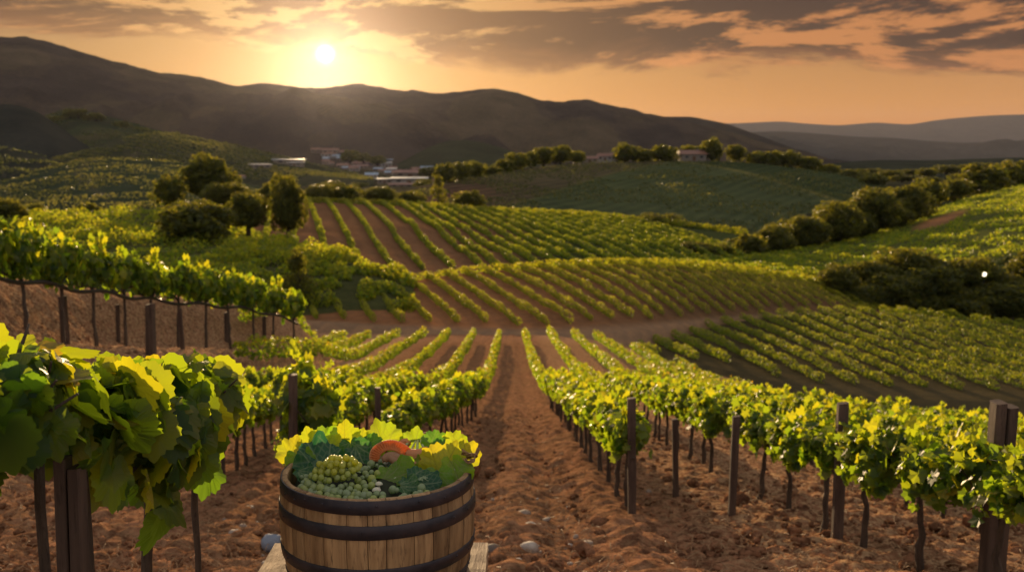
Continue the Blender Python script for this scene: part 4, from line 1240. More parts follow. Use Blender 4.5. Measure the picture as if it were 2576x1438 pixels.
def grape_mat():
    m, N, out = new_mat('grape_skin')
    t = N.attr('tint')
    tc = N.new('ShaderNodeTexCoord').outputs['Object']; nz = N.noise(tc, 55, 4, .6)
    c = N.ramp(t, [(0, (0.36, 0.44, 0.25)), (.5, (0.48, 0.52, 0.13)), (1, (0.48, 0.46, 0.05))])
    c = N.mix(N.mr(nz, .4, .75, 0, .55), c, (0.34, 0.38, 0.28))
    p = princ(N, None, c, N.mr(nz, .3, .7, .22, .42), .5)
    tr = N.new('ShaderNodeBsdfTranslucent'); N.put(tr.inputs[0], N.ramp(t, [(0, (.35, .48, .14)), (.5, (.62, .70, .08)), (1, (.80, .80, .06))]))
    mx = N.new('ShaderNodeMixShader'); mx.inputs[0].default_value = .5
    N.l.new(p.outputs[0], mx.inputs[1]); N.l.new(tr.outputs[0], mx.inputs[2]); N.l.new(mx.outputs[0], out.inputs[0])
    return m


M['grape'] = grape_mat()


def ball(rad_, seed, tint, stretch=1.08, sub=3):
    bm = bmesh.new(); bmesh.ops.create_icosphere(bm, subdivisions=sub, radius=1)
    V = np.array([v.co[:] for v in bm.verts]); F = np.array([[v.index for v in f.verts] for f in bm.faces]); bm.free()
    V[:, 2] *= stretch; V *= (1 + .02 * vnoise(V[:, 0] * 1.5 + seed, V[:, 1] * 1.5, V[:, 2] * 1.5))[:, None]
    return V * rad_, F, tint


GR = []
for k, t in enumerate((.0, .08, .2, .35, .5, .7, .85, 1.0)):
    V, F, _ = ball(1, k, t); GR.append(mesh('grape', V, [F], True, {'tint': np.full(len(V), t)})); GR[-1].materials.append(M['grape'])


def grape_obj(name, c, r_, ti, parent=None):
    o = bpy.data.objects.new(name, GR[ti]); COL.objects.link(o); o.scale = (r_,) * 3
    o.rotation_euler = (random.uniform(-.6, .6), random.uniform(-.6, .6), 0); o.location = c
    if parent: o.parent = parent
    return o


cpt = lambda x, y: ((1080 + .2365 * x) / 1.59, (1660 + .2365 * y) / 1.59)
bu, bv_ = cpt(1110, 975); bc = at(bu, bv_, 2.985)
bunch = empty('grape_bunch', bc); tag(bunch, 'bunch of yellow-green grapes glowing in the sun at the front of the barrel', 'grapes')
r = np.random.default_rng(9); P = []
tries = 0
while len(P) < 70 and tries < 20000:
    tries += 1
    q = r.uniform(-1, 1, 3)
    if (q ** 2).sum() > 1: continue
    c = np.array((q[0] * .078, q[1] * .045, q[2] * .030 + .022 * (1 - (q[0] * .9) ** 2) * .6 + .012 * q[0] + .018 * q[1]))
    if all(np.linalg.norm(c - k) > .0158 for k in P): P.append(c)
for c in P:
    ti = int(np.clip(round(4.6 + c[2] * 70 + r.normal(0, .8)), 3, 7))  # upper grapes drawn yellower, sunlight put into their tint
    grape_obj('grape', Vector(c), r.uniform(.0090, .0104), ti, bunch)
b = MB(); k = np.linspace(0, 1, 8)
b.tube(np.column_stack([-.07 + .15 * k, .01 * np.sin(k * 5), .004 + .01 * np.sin(k * 3)]), .002, 6)
for c in P[::2]: b.tube([(c[0] * .8, c[1] * .3, .005), tuple(c)], .0009, 4)
link('stem', b.mesh('stem', True), M['stalk'], bunch)

LG = [(1830, 715, 60, 1), (1880, 785, 58, 0), (1710, 825, 72, 1), (1810, 845, 35, 0), (1610, 910, 62, 1), (1615, 990, 60, 2), (1715, 965, 48, 0), (1820, 985, 62, 4), (1720, 1075, 74, 4), (1580, 1150, 60, 2),
      (1610, 1205, 58, 1), (1715, 1185, 65, 3), (1490, 1100, 62, 3), (1485, 1228, 70, 3), (1380, 1180, 52, 2), (1345, 1258, 65, 1), (1200, 1222, 65, 1), (1275, 1178, 50, 1), (1055, 1215, 58, 1), (965, 1175, 50, 0),
      (940, 1230, 48, 0), (860, 1190, 48, 1), (720, 1165, 48, 0), (610, 1110, 58, 2), (610, 1045, 55, 0), (540, 1045, 40, 0), (2075, 1255, 72, 0), (1610, 1285, 55, 2), (1540, 930, 50, 0), (1660, 890, 45, 0),
      (1440, 1290, 50, 1), (1130, 1260, 48, 0), (800, 1225, 45, 0), (1020, 1250, 44, 0), (1880, 900, 60, 0), (1760, 1120, 50, 1), (1650, 1040, 50, 1), (560, 1140, 45, 0), (670, 1150, 45, 1), (2140, 1265, 48, 0), (1560, 1060, 45, 0), (1010, 830, 60, 0), (2480, 960, 50, 0)]
_r = np.random.default_rng(14)
for _t in np.linspace(-2.55, -0.85, 26):      # grapes packed along the front rim
    for _q in (.262, .238):
        _p = Vector((BX + _q * math.cos(_t + _r.uniform(-.03, .03)), BY + _q * math.sin(_t), RIMZ - .014 + (.262 - _q) * .35 + _r.uniform(-.004, .004)))
        if _t > -1.35 and _r.random() < .45: continue
        grape_obj('grape', _p, _r.uniform(.0100, .0138), int(_r.integers(0, 4)))
        tag(list(COL.objects)[-1], 'loose dull green grape among the leaves in the barrel', 'grape', 'loose grapes in the barrel')
for x, y, rr, ti in LG:
    u, v = cpt(x, y); d = dv(v) - .01
    grape_obj('grape', at(u, v, d), rr * .2365 / 1.59 * d / FP, ti)
    tag(list(COL.objects)[-1], 'loose dull green grape among the leaves in the barrel', 'grape', 'loose grapes in the barrel')


# mushrooms
def mush_mat(name, a, b_, tr):
    m, N, out = new_mat(name)
    tc = N.new('ShaderNodeTexCoord').outputs['Object']; n = N.noise(tc, 45, 5, .6); n2 = N.noise(tc, 220, 3, .6)
    c = N.mix(N.m('ADD', N.m('MULTIPLY', N.attr('tint'), .8), N.m('MULTIPLY', n, .3), clamp=True), a, b_)
    p = princ(N, None, c, .55, .3, bump(N, n2, .4, .002)); t = N.new('ShaderNodeBsdfTranslucent'); N.put(t.inputs[0], tr)
    mx = N.new('ShaderNodeMixShader'); mx.inputs[0].default_value = .35
    N.l.new(p.outputs[0], mx.inputs[1]); N.l.new(t.outputs[0], mx.inputs[2]); N.l.new(mx.outputs[0], out.inputs[0]); return m


M['orange'] = mush_mat('orange_mushroom', (0.62, 0.17, 0.03), (0.66, 0.40, 0.22), (0.98, 0.38, 0.03))
M['tan'] = mush_mat('tan_mushroom', (0.24, 0.11, 0.055), (0.55, 0.36, 0.22), (0.7, 0.35, 0.12))


def sheet(fn, nu, nv, name, mat, parent, thick=.0022):
    U, W = np.meshgrid(np.linspace(0, 1, nu), np.linspace(0, 1, nv), indexing='ij')
    X, Y, Z, T = fn(U, W); i = np.arange(nu * nv).reshape(nu, nv)
    F = np.stack([i[:-1, :-1], i[1:, :-1], i[1:, 1:], i[:-1, 1:]], -1).reshape(-1, 4)
    o = link(name, mesh(name, np.stack([X, Y, Z], -1).reshape(-1, 3), F, True, {'tint': T.ravel()}), mat, parent)
    s = o.modifiers.new('thick', 'SOLIDIFY'); s.thickness = thick; s.offset = 0
    return o


mc = at(985, 1150, dv(1162)); S1 = dv(1140) / FP * 1.2
mu = empty('mushroom', mc); tag(mu, 'large orange mushroom with a gilled arched cap, curled over itself', 'mushroom')
def cap(U, W):      # an arch seen from its gilled side
    t = np.pi * (1.04 - 1.10 * U); g = .0016 * np.sin(U * 150) * np.sin(np.pi * np.clip(W * 1.05, 0, 1))
    R = (22 + 21 * W ** .8) * S1
    return R * 1.08 * np.cos(t) * (1 + .06 * np.sin(U * 9)), -.008 + .030 * W - .02 * W ** 2 + g + .004 * np.sin(U * 7), R * .98 * np.sin(t) - 4 * S1, np.clip(W ** 6 * 1.1 + .25 * np.exp(-W * 12) + .1 * np.sin(U * 150), 0, 1)
sheet(cap, 240, 16, 'cap', M['orange'], mu)
def fold(U, W):
    t = np.pi * (1.05 - 1.2 * U); R = (9 + 16 * W) * S1
    return R * np.cos(t) + 10 * S1 * U + .002 * np.sin(U * 12), -.026 + .018 * W, R * .8 * np.sin(t) - 6 * S1, .35 + .5 * W + .1 * np.sin(U * 60)
sheet(fold, 70, 10, 'fold', M['tan'], mu)
b = MB(); k = np.linspace(0, 1, 9)
b.tube(np.column_stack([(-16 + 34 * k) * S1, -.036 + .006 * np.sin(k * 4), (2 - 14 * k + 10 * np.sin(k * 3)) * S1]), (5.5 + 3 * np.sin(k * 2.8)) * S1, 12, .12, 4, a=.4)
link('stem', b.mesh('stem', True), M['tan'], mu)
mc2 = at(1050, 1148, dv(1162)); mu2 = empty('mushroom', mc2); tag(mu2, 'peach coloured curled mushroom right of the large orange one', 'mushroom')
def roll(U, W):
    t = 2 * np.pi * (.05 + .86 * U); R = (14 + 3 * np.sin(U * 9) + 3 * W) * S1
    return (W - .5) * 42 * S1 + .3 * R * np.cos(t), R * np.cos(t) * .8, R * .85 * np.sin(t) + (8 * (W - .5) ** 2) * S1, .4 + .45 * W + .2 * np.sin(U * 40) * .5
sheet(roll, 60, 14, 'cap', M['orange'], mu2)
b = MB(); b.tube(np.column_stack([(-24 + 30 * k) * S1, -.014 - .008 * k, (-4 - 10 * k) * S1]), (7 - 3 * k) * S1, 12, .12, 5, a=.9); link('stem', b.mesh('stem', True), M['orange'], mu2)
for (u, v, w, lb) in ((1018, 1114, 13, 'small orange mushroom piece behind the large orange mushroom'), (1068, 1134, 12, 'small bright orange mushroom cap right of the peach one')):
    q = empty('mushroom', at(u, v, dv(v))); tag(q, lb, 'mushroom')
    V, F, _ = ball(w * S1, u, 0, .8, 3); V *= (1 + .18 * fbm(V[:, 0] * 160, V[:, 1] * 160, V[:, 2] * 160, 3, 3))[:, None]
    link('cap', mesh('cap', V, [F], True, {'tint': np.clip(V[:, 2] * 40, 0, .6)}), M['orange'], q)
    b = MB(); b.tube([(0, 0, 0), (.006, .004, -.012), (.01, .006, -.028)], [.006, .005, .004], 9, .1, 3, a=.8); link('stem', b.mesh('stem', True), M['tan'], q)
_m, _N, _o = new_mat('white_mushroom'); princ(_N, _o, (0.52, 0.48, 0.36), .6, .3, Subsurface_Weight=.15); M['button'] = _m
for (x, y, w, lb) in ((1840, 1165, 68, 'white button mushroom with its stem showing beside the loose grapes'), (1800, 1270, 80, 'pale flat mushroom at the front rim of the barrel'), (1960, 812, 45, 'small pale curled mushroom below the orange one')):
    u, v = cpt(x, y); d = dv(v) - .012; s = w * .2365 / 1.59 * d / FP
    q = empty('mushroom', at(u, v, d)); tag(q, lb, 'mushroom')
    V, F, _ = ball(s, x, 0, .72, 3); V[:, 2] = np.maximum(V[:, 2], -.25 * s + .2 * np.hypot(V[:, 0], V[:, 1])); link('cap', mesh('cap', V, [F], True), M['button'], q)
    b = MB(); b.tube([(0, -.1 * s, -.1 * s), (.1 * s, -.3 * s, -.7 * s), (.15 * s, -.3 * s, -1.15 * s)], [.36 * s, .3 * s, .33 * s], 10, .06, 2); link('stem', b.mesh('stem', True), M['button'], q)

# pale stalks, fennel-like sprig, dry stems and the twig bundle
c2 = lambda x, y: ((1500 + .2364 * x) / 1.59, (1660 + .2364 * y) / 1.59)
def poly3(pts, dd=0.0):
    return np.array([at(*c2(x, y), dv(c2(x, y)[1]) + dd - (.02 if len(p) > 2 else 0)) [:] for p in pts for x, y in [p[:2]]])
def smooth(P, n=24):
    P = np.array(P, float); t = np.linspace(0, len(P) - 1, n); i = np.arange(len(P)); Q = np.column_stack([np.interp(t, i, P[:, k]) for k in range(3)])
    for _ in range(3): Q[1:-1] = (Q[:-2] + 2 * Q[1:-1] + Q[2:]) / 4
    return Q
bx = MB(); c0 = at(*c2(740, 560), dv(1120))
for pts, rr in (([(530, 500), (600, 420), (700, 335), (740, 310)], .0042), ([(745, 350), (720, 450), (715, 580)], .0042), ([(750, 360), (780, 460), (830, 560)], .0042), ([(850, 330), (820, 390), (800, 420)], .0035), ([(690, 430), (650, 500), (620, 570)], .003)):
    bx.tube(smooth(poly3(pts, -.01)) - np.array(c0), rr, 8)
sp = empty('stalk_bundle', c0); tag(sp, 'bundle of pale green leaf stalks at the back of the heap', 'stalks'); link('stalks', bx.mesh('stalks', True), M['stalk'], sp)
bx = MB(); c0 = at(*c2(800, 1000), dv(1200)); r = np.random.default_rng(5)
for i in range(26):
    x0, y0 = r.uniform(740, 860), r.uniform(930, 1080); a = r.uniform(0, 6.28); L = r.uniform(60, 130)
    bx.tube(smooth(poly3([(x0, y0), (x0 + L * .5 * math.cos(a) + r.uniform(-15, 15), y0 + L * .5 * math.sin(a)), (x0 + L * math.cos(a), y0 + L * .7 * math.sin(a))], -.035), 8) - np.array(c0), .0006, 4)
sp = empty('herb_sprig', c0); tag(sp, 'thin feathery green sprig in front of the large yellow leaf', 'herb'); link('fronds', bx.mesh('fronds', True), M['stalk'], sp)
_m, _N, _o = new_mat('dry_twig'); _n = _N.noise(_N.new('ShaderNodeTexCoord').outputs['Object'], 60, 4, .6)
princ(_N, _o, _N.mix(_n, (0.16, 0.085, 0.04), (0.42, 0.26, 0.13)), .7, .3); M['twig'] = _m
for pts, lb in (([(750, 345), (800, 310), (870, 298), (960, 312), (1050, 350), (1105, 395)], 'dry brown stem arching over the back right of the heap'),
                ([(-640, 330 + 100), (-600, 385), (-540, 365), (-480, 372), (-440, 392)], 'dry brown stem arching behind the yellow leaves at the back left')):
    P = smooth(poly3(pts)); o = link('dry_stem', (lambda q: (q.tube(P - P[0], .0032, 8), q)[1])(MB()).mesh('dry_stem', True), M['twig']); o.location = P[0]; tag(o, lb, 'stem')
tw_ = empty('twig_bundle', at(*c2(1690, 700), 3.14)); tag(tw_, 'bundle of thin dry twigs tied together over the right rim of the barrel', 'twigs')
r = np.random.default_rng(8); o0 = np.array(tw_.location[:])
def tp(x, y, d): return np.array(at(*c2(x, y), d)[:]) - o0
bx = MB()
for i in range(16):
    y0 = 545 + i * 14; P = [tp(1390 + r.uniform(-30, 90), y0 + r.uniform(-8, 8), 3.2 + r.uniform(-.03, .03)), tp(1560 + r.uniform(-20, 20), y0 * .5 + 355 + r.uniform(-20, 20), 3.16), tp(1690 + r.uniform(-18, 18), 690 + r.uniform(-40, 50), 3.12 + r.uniform(-.01, .01)),
                            tp(1735 + r.uniform(-25, 45), 560 + r.uniform(-20, 80), 3.11)]
    bx.tube(smooth(P), .0018, 6, .1, i)
for i in range(9):
    P = [tp(1480 + r.uniform(0, 60), 760 + r.uniform(-40, 40), 3.1), tp(1580 + r.uniform(-30, 30), 800 + r.uniform(-40, 40), 3.07), tp(1680, 760 + r.uniform(-40, 40), 3.09), tp(1700, 660 + r.uniform(-30, 30), 3.11)]
    bx.tube(smooth(P), .0016, 6, .1, i)
link('twigs', bx.mesh('twigs', True), M['twig'], tw_)
bx = MB(); P = [tp(1500, 690, 3.14), tp(1560, 655, 3.11), tp(1640, 640, 3.09), tp(1710, 655, 3.09), tp(1740, 690, 3.11), tp(1690, 720, 3.12)]; bx.tube(smooth(P), .0022, 6); link('tie', bx.mesh('tie', True), M['twig'], tw_)

# ------------------------------------------------------------------ stones, clods and straw on the soil
def stone_mat():
    m, N, out = new_mat('field_stone')
    tc = N.new('ShaderNodeTexCoord').outputs['Object']; n = N.noise(tc, 3, 6, .65); n2 = N.noise(tc, 14, 5, .7)
    c = N.ramp(N.attr('tint'), [(0, (0.10, 0.08, 0.07)), (.5, (0.27, 0.20, 0.15)), (.8, (0.42, 0.36, 0.30)), (1, (0.20, 0.23, 0.28))])
    c = N.mix(N.mr(n, .4, .7, 0, .5), c, (0.16, 0.09, 0.06)); princ(N, out, c, .8, .25, bump(N, n2, .5, .05)); return m


M['stone'] = stone_mat()
def stone(u, v, w, h, tint, label, seed, group=None):
    d = ground_hit(u, v); x = float(az_u(u, v)) * d
    V, F, _ = ball(1, seed, 0, 1, 3); V = V * (1 + .22 * fbm(V[:, 0] + seed, V[:, 1], V[:, 2], seed, 3))[:, None]
    q = np.sign(V) * np.abs(V) ** .85; V = q * np.array((w * .5, (w + h) * .27, h * .5)) * d / FP
    o = link('stone', mesh('stone', V, [F], True, {'tint': np.full(len(V), tint)}), M['stone'])
    o.location = (x, d, gz(x, d) + .22 * h * d / FP); o.rotation_euler = (0, random.uniform(-.4, .4), random.uniform(0, 3))
    tag(o, label, 'stone', group)


ST_ = [(688, 1380, 48, 52, 1.0, 'blue-grey stone beside the left of the barrel'), (1332, 1390, 40, 44, .8, 'pale upright rounded stone right of the barrel'), (1316, 1305, 48, 28, .45, 'brown stone by the track, farthest of the large ones'),
       (1336, 1330, 34, 24, .7, 'grey tan stone just below the brown stone by the track'), (1238, 1390, 46, 30, .1, 'dark stone beside the table corner'), (1225, 1412, 22, 16, .85, 'small white stone at the table corner'),
       (1302, 1428, 24, 34, .7, 'pale standing pebble low right of the table'), (1270, 1425, 16, 22, .75, 'slim pale pebble next to the table'), (590, 1350, 34, 26, .6, 'grey tan stone left of the barrel'),
       (566, 1335, 26, 18, .45, 'small brown stone left of the grey tan stone'), (612, 1330, 24, 16, .5, 'flat brown stone right of the grey tan stone'), (622, 1285, 44, 14, .75, 'long pale flat stone left of the barrel'),
       (668, 1422, 24, 18, .7, 'pale pebble in front of the blue-grey stone'), (700, 1415, 26, 20, .15, 'dark pebble between the table and the blue-grey stone'), (1620, 1318, 30, 10, .8, 'pale sliver of stone at the foot of the end stake'),
       (1480, 1372, 34, 18, .5, 'flat brown stone in the right of the track'), (1375, 1310, 20, 12, .6, 'small tan stone on the right edge of the track'), (1270, 1315, 18, 12, .7, 'small pale stone on the left edge of the track')]
for i, s in enumerate(ST_): stone(*s, 700 + i, 'stones lying on the soil')


_r = np.random.default_rng(55)
for i in range(44):
    u = float(_r.uniform(1215, 1660) if i % 3 else _r.uniform(520, 690)); v = float(_r.uniform(1215, 1425))
    w = float(_r.uniform(7, 17)); stone(u, v, w, w * .7, float(_r.uniform(.35, .8)), 'small tan pebble lying loose on the tilled soil', 900 + i, 'pebbles on the soil')


def clods():
    r = np.random.default_rng(12); b = MB()
    bm = bmesh.new(); bmesh.ops.create_icosphere(bm, subdivisions=2, radius=1)
    V0 = np.array([v.co[:] for v in bm.verts]); F0 = np.array([[v.index for v in f.verts] for f in bm.faces]); bm.free()
    T = [V0 * (1 + .38 * fbm(V0[:, 0] * 1.2 + k * 7, V0[:, 1] * 1.2, V0[:, 2] * 1.2, k, 3))[:, None] for k in range(8)]
    n = 9500; Y = 6.5 + 19 * r.random(n) ** 1.7; X = r.uniform(-.62, .62, n) * Y
    keep = r.random(n) < np.where(np.abs(np.abs(X - .05) - .42) < .2, .25, 1.0); X, Y = X[keep], Y[keep]
    Z = ground(X, Y); S_ = np.exp(r.normal(-4.0, .6, len(X)))
    for x, y, z, s in zip(X, Y, Z, S_):
        V = T[r.integers(8)] * s * np.array((1, 1, .7)); a = r.uniform(0, 6.28); c, q = math.cos(a), math.sin(a)
        V = np.column_stack([V[:, 0] * c - V[:, 1] * q, V[:, 0] * q + V[:, 1] * c, V[:, 2]]) + (x, y, z + .3 * s + .01); b.add(V, F0)
    o = link('soil_clods', b.mesh('soil_clods', True, 'straw'), M['soil']); tag(o, 'loose crumbs and clods of red brown soil', 'soil', kind='stuff')
    b = MB(); n = 4600; Y = 6.5 + 16 * r.random(n) ** 1.6; X = r.uniform(-.6, .6, n) * Y; Z = ground(X, Y)
    for x, y, z in zip(X, Y, Z):
        a = r.uniform(0, 6.28); L = r.uniform(.04, .16); dx, dy = math.cos(a) * L, math.sin(a) * L; w = r.uniform(.002, .0045)
        b.tube([(x, y, z + .03), (x + dx / 2 + r.uniform(-.01, .01), y + dy / 2, z + .05 + r.uniform(0, .03)), (x + dx, y + dy, z + .03 + r.uniform(-.01, .05))], w, 4)
    o = link('dry_straw', b.mesh('dry_straw'), M['twig']); tag(o, 'dry straw and twig bits scattered on the soil', 'straw', kind='stuff')


clods()


# ------------------------------------------------------------------ trees
def crown_mesh(seed, n, size, kind):
    r = np.random.default_rng(seed); b = MB(); C = []
    nl = 34 if kind != 'cone' else 16
    for i in range(nl):
        if kind == 'cone':
            z = r.uniform(.08, .95); R = (1 - z) ** .8 * .42; a = r.uniform(0, 6.28); C.append((R * .6 * math.cos(a), R * .6 * math.sin(a), z, .13 + .14 * (1 - z)))
        else:
            f = (i + .5) / nl; zz = 1 - 2 * f; an = i * 2.39996 + seed; q = (1.0 if i % 4 else .45) * r.uniform(.68, 1.16); c_ = math.sqrt(1 - zz * zz)
            C.append((c_ * math.cos(an) * .31 * q, c_ * math.sin(an) * .31 * q, .45 + zz * .34 * q + r.uniform(-.05, .05), r.uniform(.10, .21)))
    C = np.array(C); k = r.integers(0, nl, n); d = r.normal(size=(n, 3)); d /= np.linalg.norm(d, axis=1)[:, None]
    P = C[k, :3] + d * C[k, 3:4] * r.uniform(.7, 1.06, (n, 1)); P[:, 2] = np.where(P[:, 2] < .02, r.uniform(.02, .2, n), P[:, 2])
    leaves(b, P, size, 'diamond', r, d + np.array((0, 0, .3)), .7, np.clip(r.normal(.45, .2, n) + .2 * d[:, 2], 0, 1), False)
    return b.mesh('crown')


CR = {('round', 'n'): [crown_mesh(800 + k, 9500, .046, 'round') for k in range(3)], ('round', 'f'): [crown_mesh(810 + k, 1900, .085, 'round') for k in range(4)],
      ('cone', 'n'): [crown_mesh(830, 2400, .05, 'cone')], ('cone', 'f'): [crown_mesh(831, 700, .08, 'cone')]}
def trunk_mesh(seed):
    r = np.random.default_rng(seed); b = MB(); b.tube([(0, 0, -.12), (.01, 0, .1), (.0, .01, .3), (.015, 0, .6)], [.05, .04, .032, .014], 9, .1, seed)
    for i in range(6):
        a = i * 1.05 + r.uniform(-.3, .3); z = r.uniform(.18, .4); L = r.uniform(.18, .3)
        b.tube([(0, 0, z), (math.cos(a) * L * .5, math.sin(a) * L * .5, z + .10), (math.cos(a) * L, math.sin(a) * L, z + .24)], [.018, .012, .005], 6, .1, i)
    return b.mesh('trunk', True)
TK = [trunk_mesh(k) for k in range(3)]
for k in CR.values():
    for m_ in k: m_.materials.append(M['tree_leaf'])
for m_ in TK: m_.materials.append(M['tree_bark'])
tc_ = [0]
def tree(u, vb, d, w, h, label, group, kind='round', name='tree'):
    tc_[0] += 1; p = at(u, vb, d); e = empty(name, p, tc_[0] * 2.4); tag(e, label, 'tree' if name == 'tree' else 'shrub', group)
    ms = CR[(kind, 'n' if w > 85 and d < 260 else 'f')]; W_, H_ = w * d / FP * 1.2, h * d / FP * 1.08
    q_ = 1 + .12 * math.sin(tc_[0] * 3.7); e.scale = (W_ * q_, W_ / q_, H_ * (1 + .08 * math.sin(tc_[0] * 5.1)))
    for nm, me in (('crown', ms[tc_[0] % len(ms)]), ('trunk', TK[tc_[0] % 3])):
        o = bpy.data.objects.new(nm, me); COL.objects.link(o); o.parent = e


G1 = 'trees of the left hillside'
for a in [(495, 612, 108, 195, 118, 'broad low round tree, dark with a bright rim, largest of the left group'), (625, 580, 122, 120, 112, 'olive round tree right behind the broad low round tree'), (725, 585, 124, 98, 142, 'tall dark square topped tree beside the far vine rows'),
          (525, 502, 190, 138, 108, 'dark round topped tree highest on the left hillside'), (425, 518, 185, 84, 78, 'dark tree left of the round topped tree'), (225, 552, 140, 74, 46, 'small round bush alone on the left field edge'),
          (22, 575, 122, 96, 84, 'dark bush cut by the left edge above the bank row'), (92, 552, 140, 60, 46, 'small dark bush second from the left edge'), (568, 515, 170, 110, 52, 'low olive tree below the round topped tree'),
          (680, 520, 150, 60, 60, 'bright edged young tree left of the tall square topped tree')]: tree(*a, G1)
tree(752, 752, 84, 92, 118, 'dark conical shrub at the end of the left bank row', None, 'cone', 'shrub')
G2 = 'trees behind the long vineyard hill'
for i, a in enumerate([(805, 512, 244, 92, 54), (872, 512, 246, 84, 52), (955, 514, 250, 96, 46), (1030, 516, 252, 70, 34)]): tree(*a, f'olive tree behind the long hill crest, {ORD[i + 1]} from its left end', G2)
tree(1102, 516, 262, 50, 66, 'slender dark cypress in front of the red earth below the hamlet', G2, 'cone'); tree(1182, 524, 256, 84, 50, 'round bright edged bush right of the slender cypress', G2)
tree(1655, 590, 222, 140, 56, 'wide bush mound behind the crest of the long hill', G2); tree(1745, 600, 216, 90, 36, 'low bush right of the wide bush mound', G2); tree(1765, 650, 168, 140, 42, 'low wide bush at the foot of the right hedgerow', G2)
G3 = 'trees of the right hedgerow'
for i, a in enumerate([(1885, 648, 168, 80, 62), (1945, 640, 176, 116, 84), (2030, 622, 184, 120, 92), (2112, 606, 192, 122, 100), (2200, 584, 204, 136, 106), (2275, 562, 216, 108, 100)]):
    tree(*a, f'rounded hedgerow tree on the right slope, {ORD[i + 1]} from its lower end', G3)
for i, a in enumerate([(2330, 530, 268, 90, 86), (2400, 508, 285, 84, 70), (2470, 492, 300, 136, 84), (2552, 474, 320, 100, 68)]): tree(*a, f'dark tree at the top of the right slope, {ORD[i + 1]} from the left', G3)
for i, a in enumerate([(1862, 640, 176, 70, 44), (1912, 650, 178, 80, 52), (1985, 636, 186, 90, 62), (2068, 620, 194, 96, 70), (2155, 604, 200, 100, 78), (2240, 580, 212, 100, 76), (2310, 552, 226, 80, 72), (2085, 590, 210, 90, 84), (2000, 606, 204, 80, 70), (2180, 562, 222, 96, 86)]):
    tree(*a, f'smaller tree filling the right hedgerow, {ORD[i + 1]} of those between the rounded ones', G3)
G4 = 'trees around the hamlet'
for i, a in enumerate([(1120, 458, 360, 60, 46), (1160, 452, 372, 70, 44), (1195, 448, 385, 52, 46), (1235, 440, 400, 54, 26), (1270, 434, 415, 58, 34), (1300, 428, 428, 66, 42), (1335, 420, 442, 60, 38), (1368, 414, 452, 62, 50), (1410, 410, 470, 62, 50), (1450, 410, 478, 54, 32),
                       (1575, 410, 490, 78, 48), (1622, 408, 492, 62, 34), (1670, 408, 498, 84, 44), (1735, 402, 512, 74, 40)]):
    tree(*a, f'tree of the hilltop hamlet, {ORD[i + 1]} from its left end', G4)
tree(1790, 406, 500, 58, 64, 'tallest dark tree on the hamlet hilltop beside the stone house', G4)
for i, a in enumerate([(1850, 406, 500, 54, 46), (1905, 414, 498, 76, 32), (1948, 418, 494, 64, 38), (1988, 422, 490, 60, 46), (2032, 430, 486, 66, 44), (2085, 440, 482, 64, 28), (2140, 452, 470, 66, 24), (2200, 466, 440, 70, 28)]):
    tree(*a, f'hilltop tree right of the tallest dark one, {ORD[i + 1]} going right', G4)
G5 = 'trees in the shaded hollow'
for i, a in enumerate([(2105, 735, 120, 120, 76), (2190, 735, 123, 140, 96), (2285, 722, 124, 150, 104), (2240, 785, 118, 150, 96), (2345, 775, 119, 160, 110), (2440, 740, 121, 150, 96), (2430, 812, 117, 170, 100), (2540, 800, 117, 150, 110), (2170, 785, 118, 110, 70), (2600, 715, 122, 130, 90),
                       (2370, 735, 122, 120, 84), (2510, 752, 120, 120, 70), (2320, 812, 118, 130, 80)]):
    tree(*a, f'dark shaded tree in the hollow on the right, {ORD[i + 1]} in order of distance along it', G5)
G6 = 'trees of the far valley'
r = np.random.default_rng(77)
for i, (u, v, d) in enumerate([(2150, 442, 700), (2195, 440, 720), (2240, 444, 640), (2290, 436, 760), (2330, 440, 700), (2380, 432, 800), (2440, 428, 850), (2500, 430, 820), (2550, 424, 900), (2270, 452, 560), (2340, 458, 540), (2420, 448, 620)]):
    tree(u, v + 4, d, r.uniform(50, 84), r.uniform(16, 26), f'small dark tree of the far right valley, {ORD[i + 1]} of the scattered line', G6)
for i, (u, v, d) in enumerate([(880, 402, 1500), (915, 404, 1450), (950, 410, 1400), (905, 470, 620), (840, 470, 600), (760, 440, 950), (1075, 470, 560), (1085, 440, 900), (700, 432, 1100), (1240, 395, 1900), (590, 440, 900)]):
    tree(u, v + 4, d, r.uniform(40, 70), r.uniform(18, 30), f'small dark tree among the valley town houses, {ORD[i + 1]} of them', 'trees of the valley town')
for i in range(16):
    u = 110 + i * 22; v = np.interp(u, [100, 180, 260, 350, 480], [305, 282, 300, 325, 350]) + r.uniform(0, 30)
    tree(u, float(v) + 6, 1380, r.uniform(26, 44), r.uniform(14, 26), f'wooded slope tree above the left fields, {ORD[i + 1]} from the left', 'trees of the wooded left slope')

# ------------------------------------------------------------------ houses and the lamp
def flat(name, c, rough=.8, spec=.3, **kw):
    m, N, out = new_mat(name); tc = N.new('ShaderNodeTexCoord').outputs['Object']; n = N.noise(tc, 1.5, 5, .6)
    princ(N, out, N.mix(N.mr(n, .3, .7, 0, .5), c, tuple(v * .7 for v in c)), rough, spec, **kw); return m


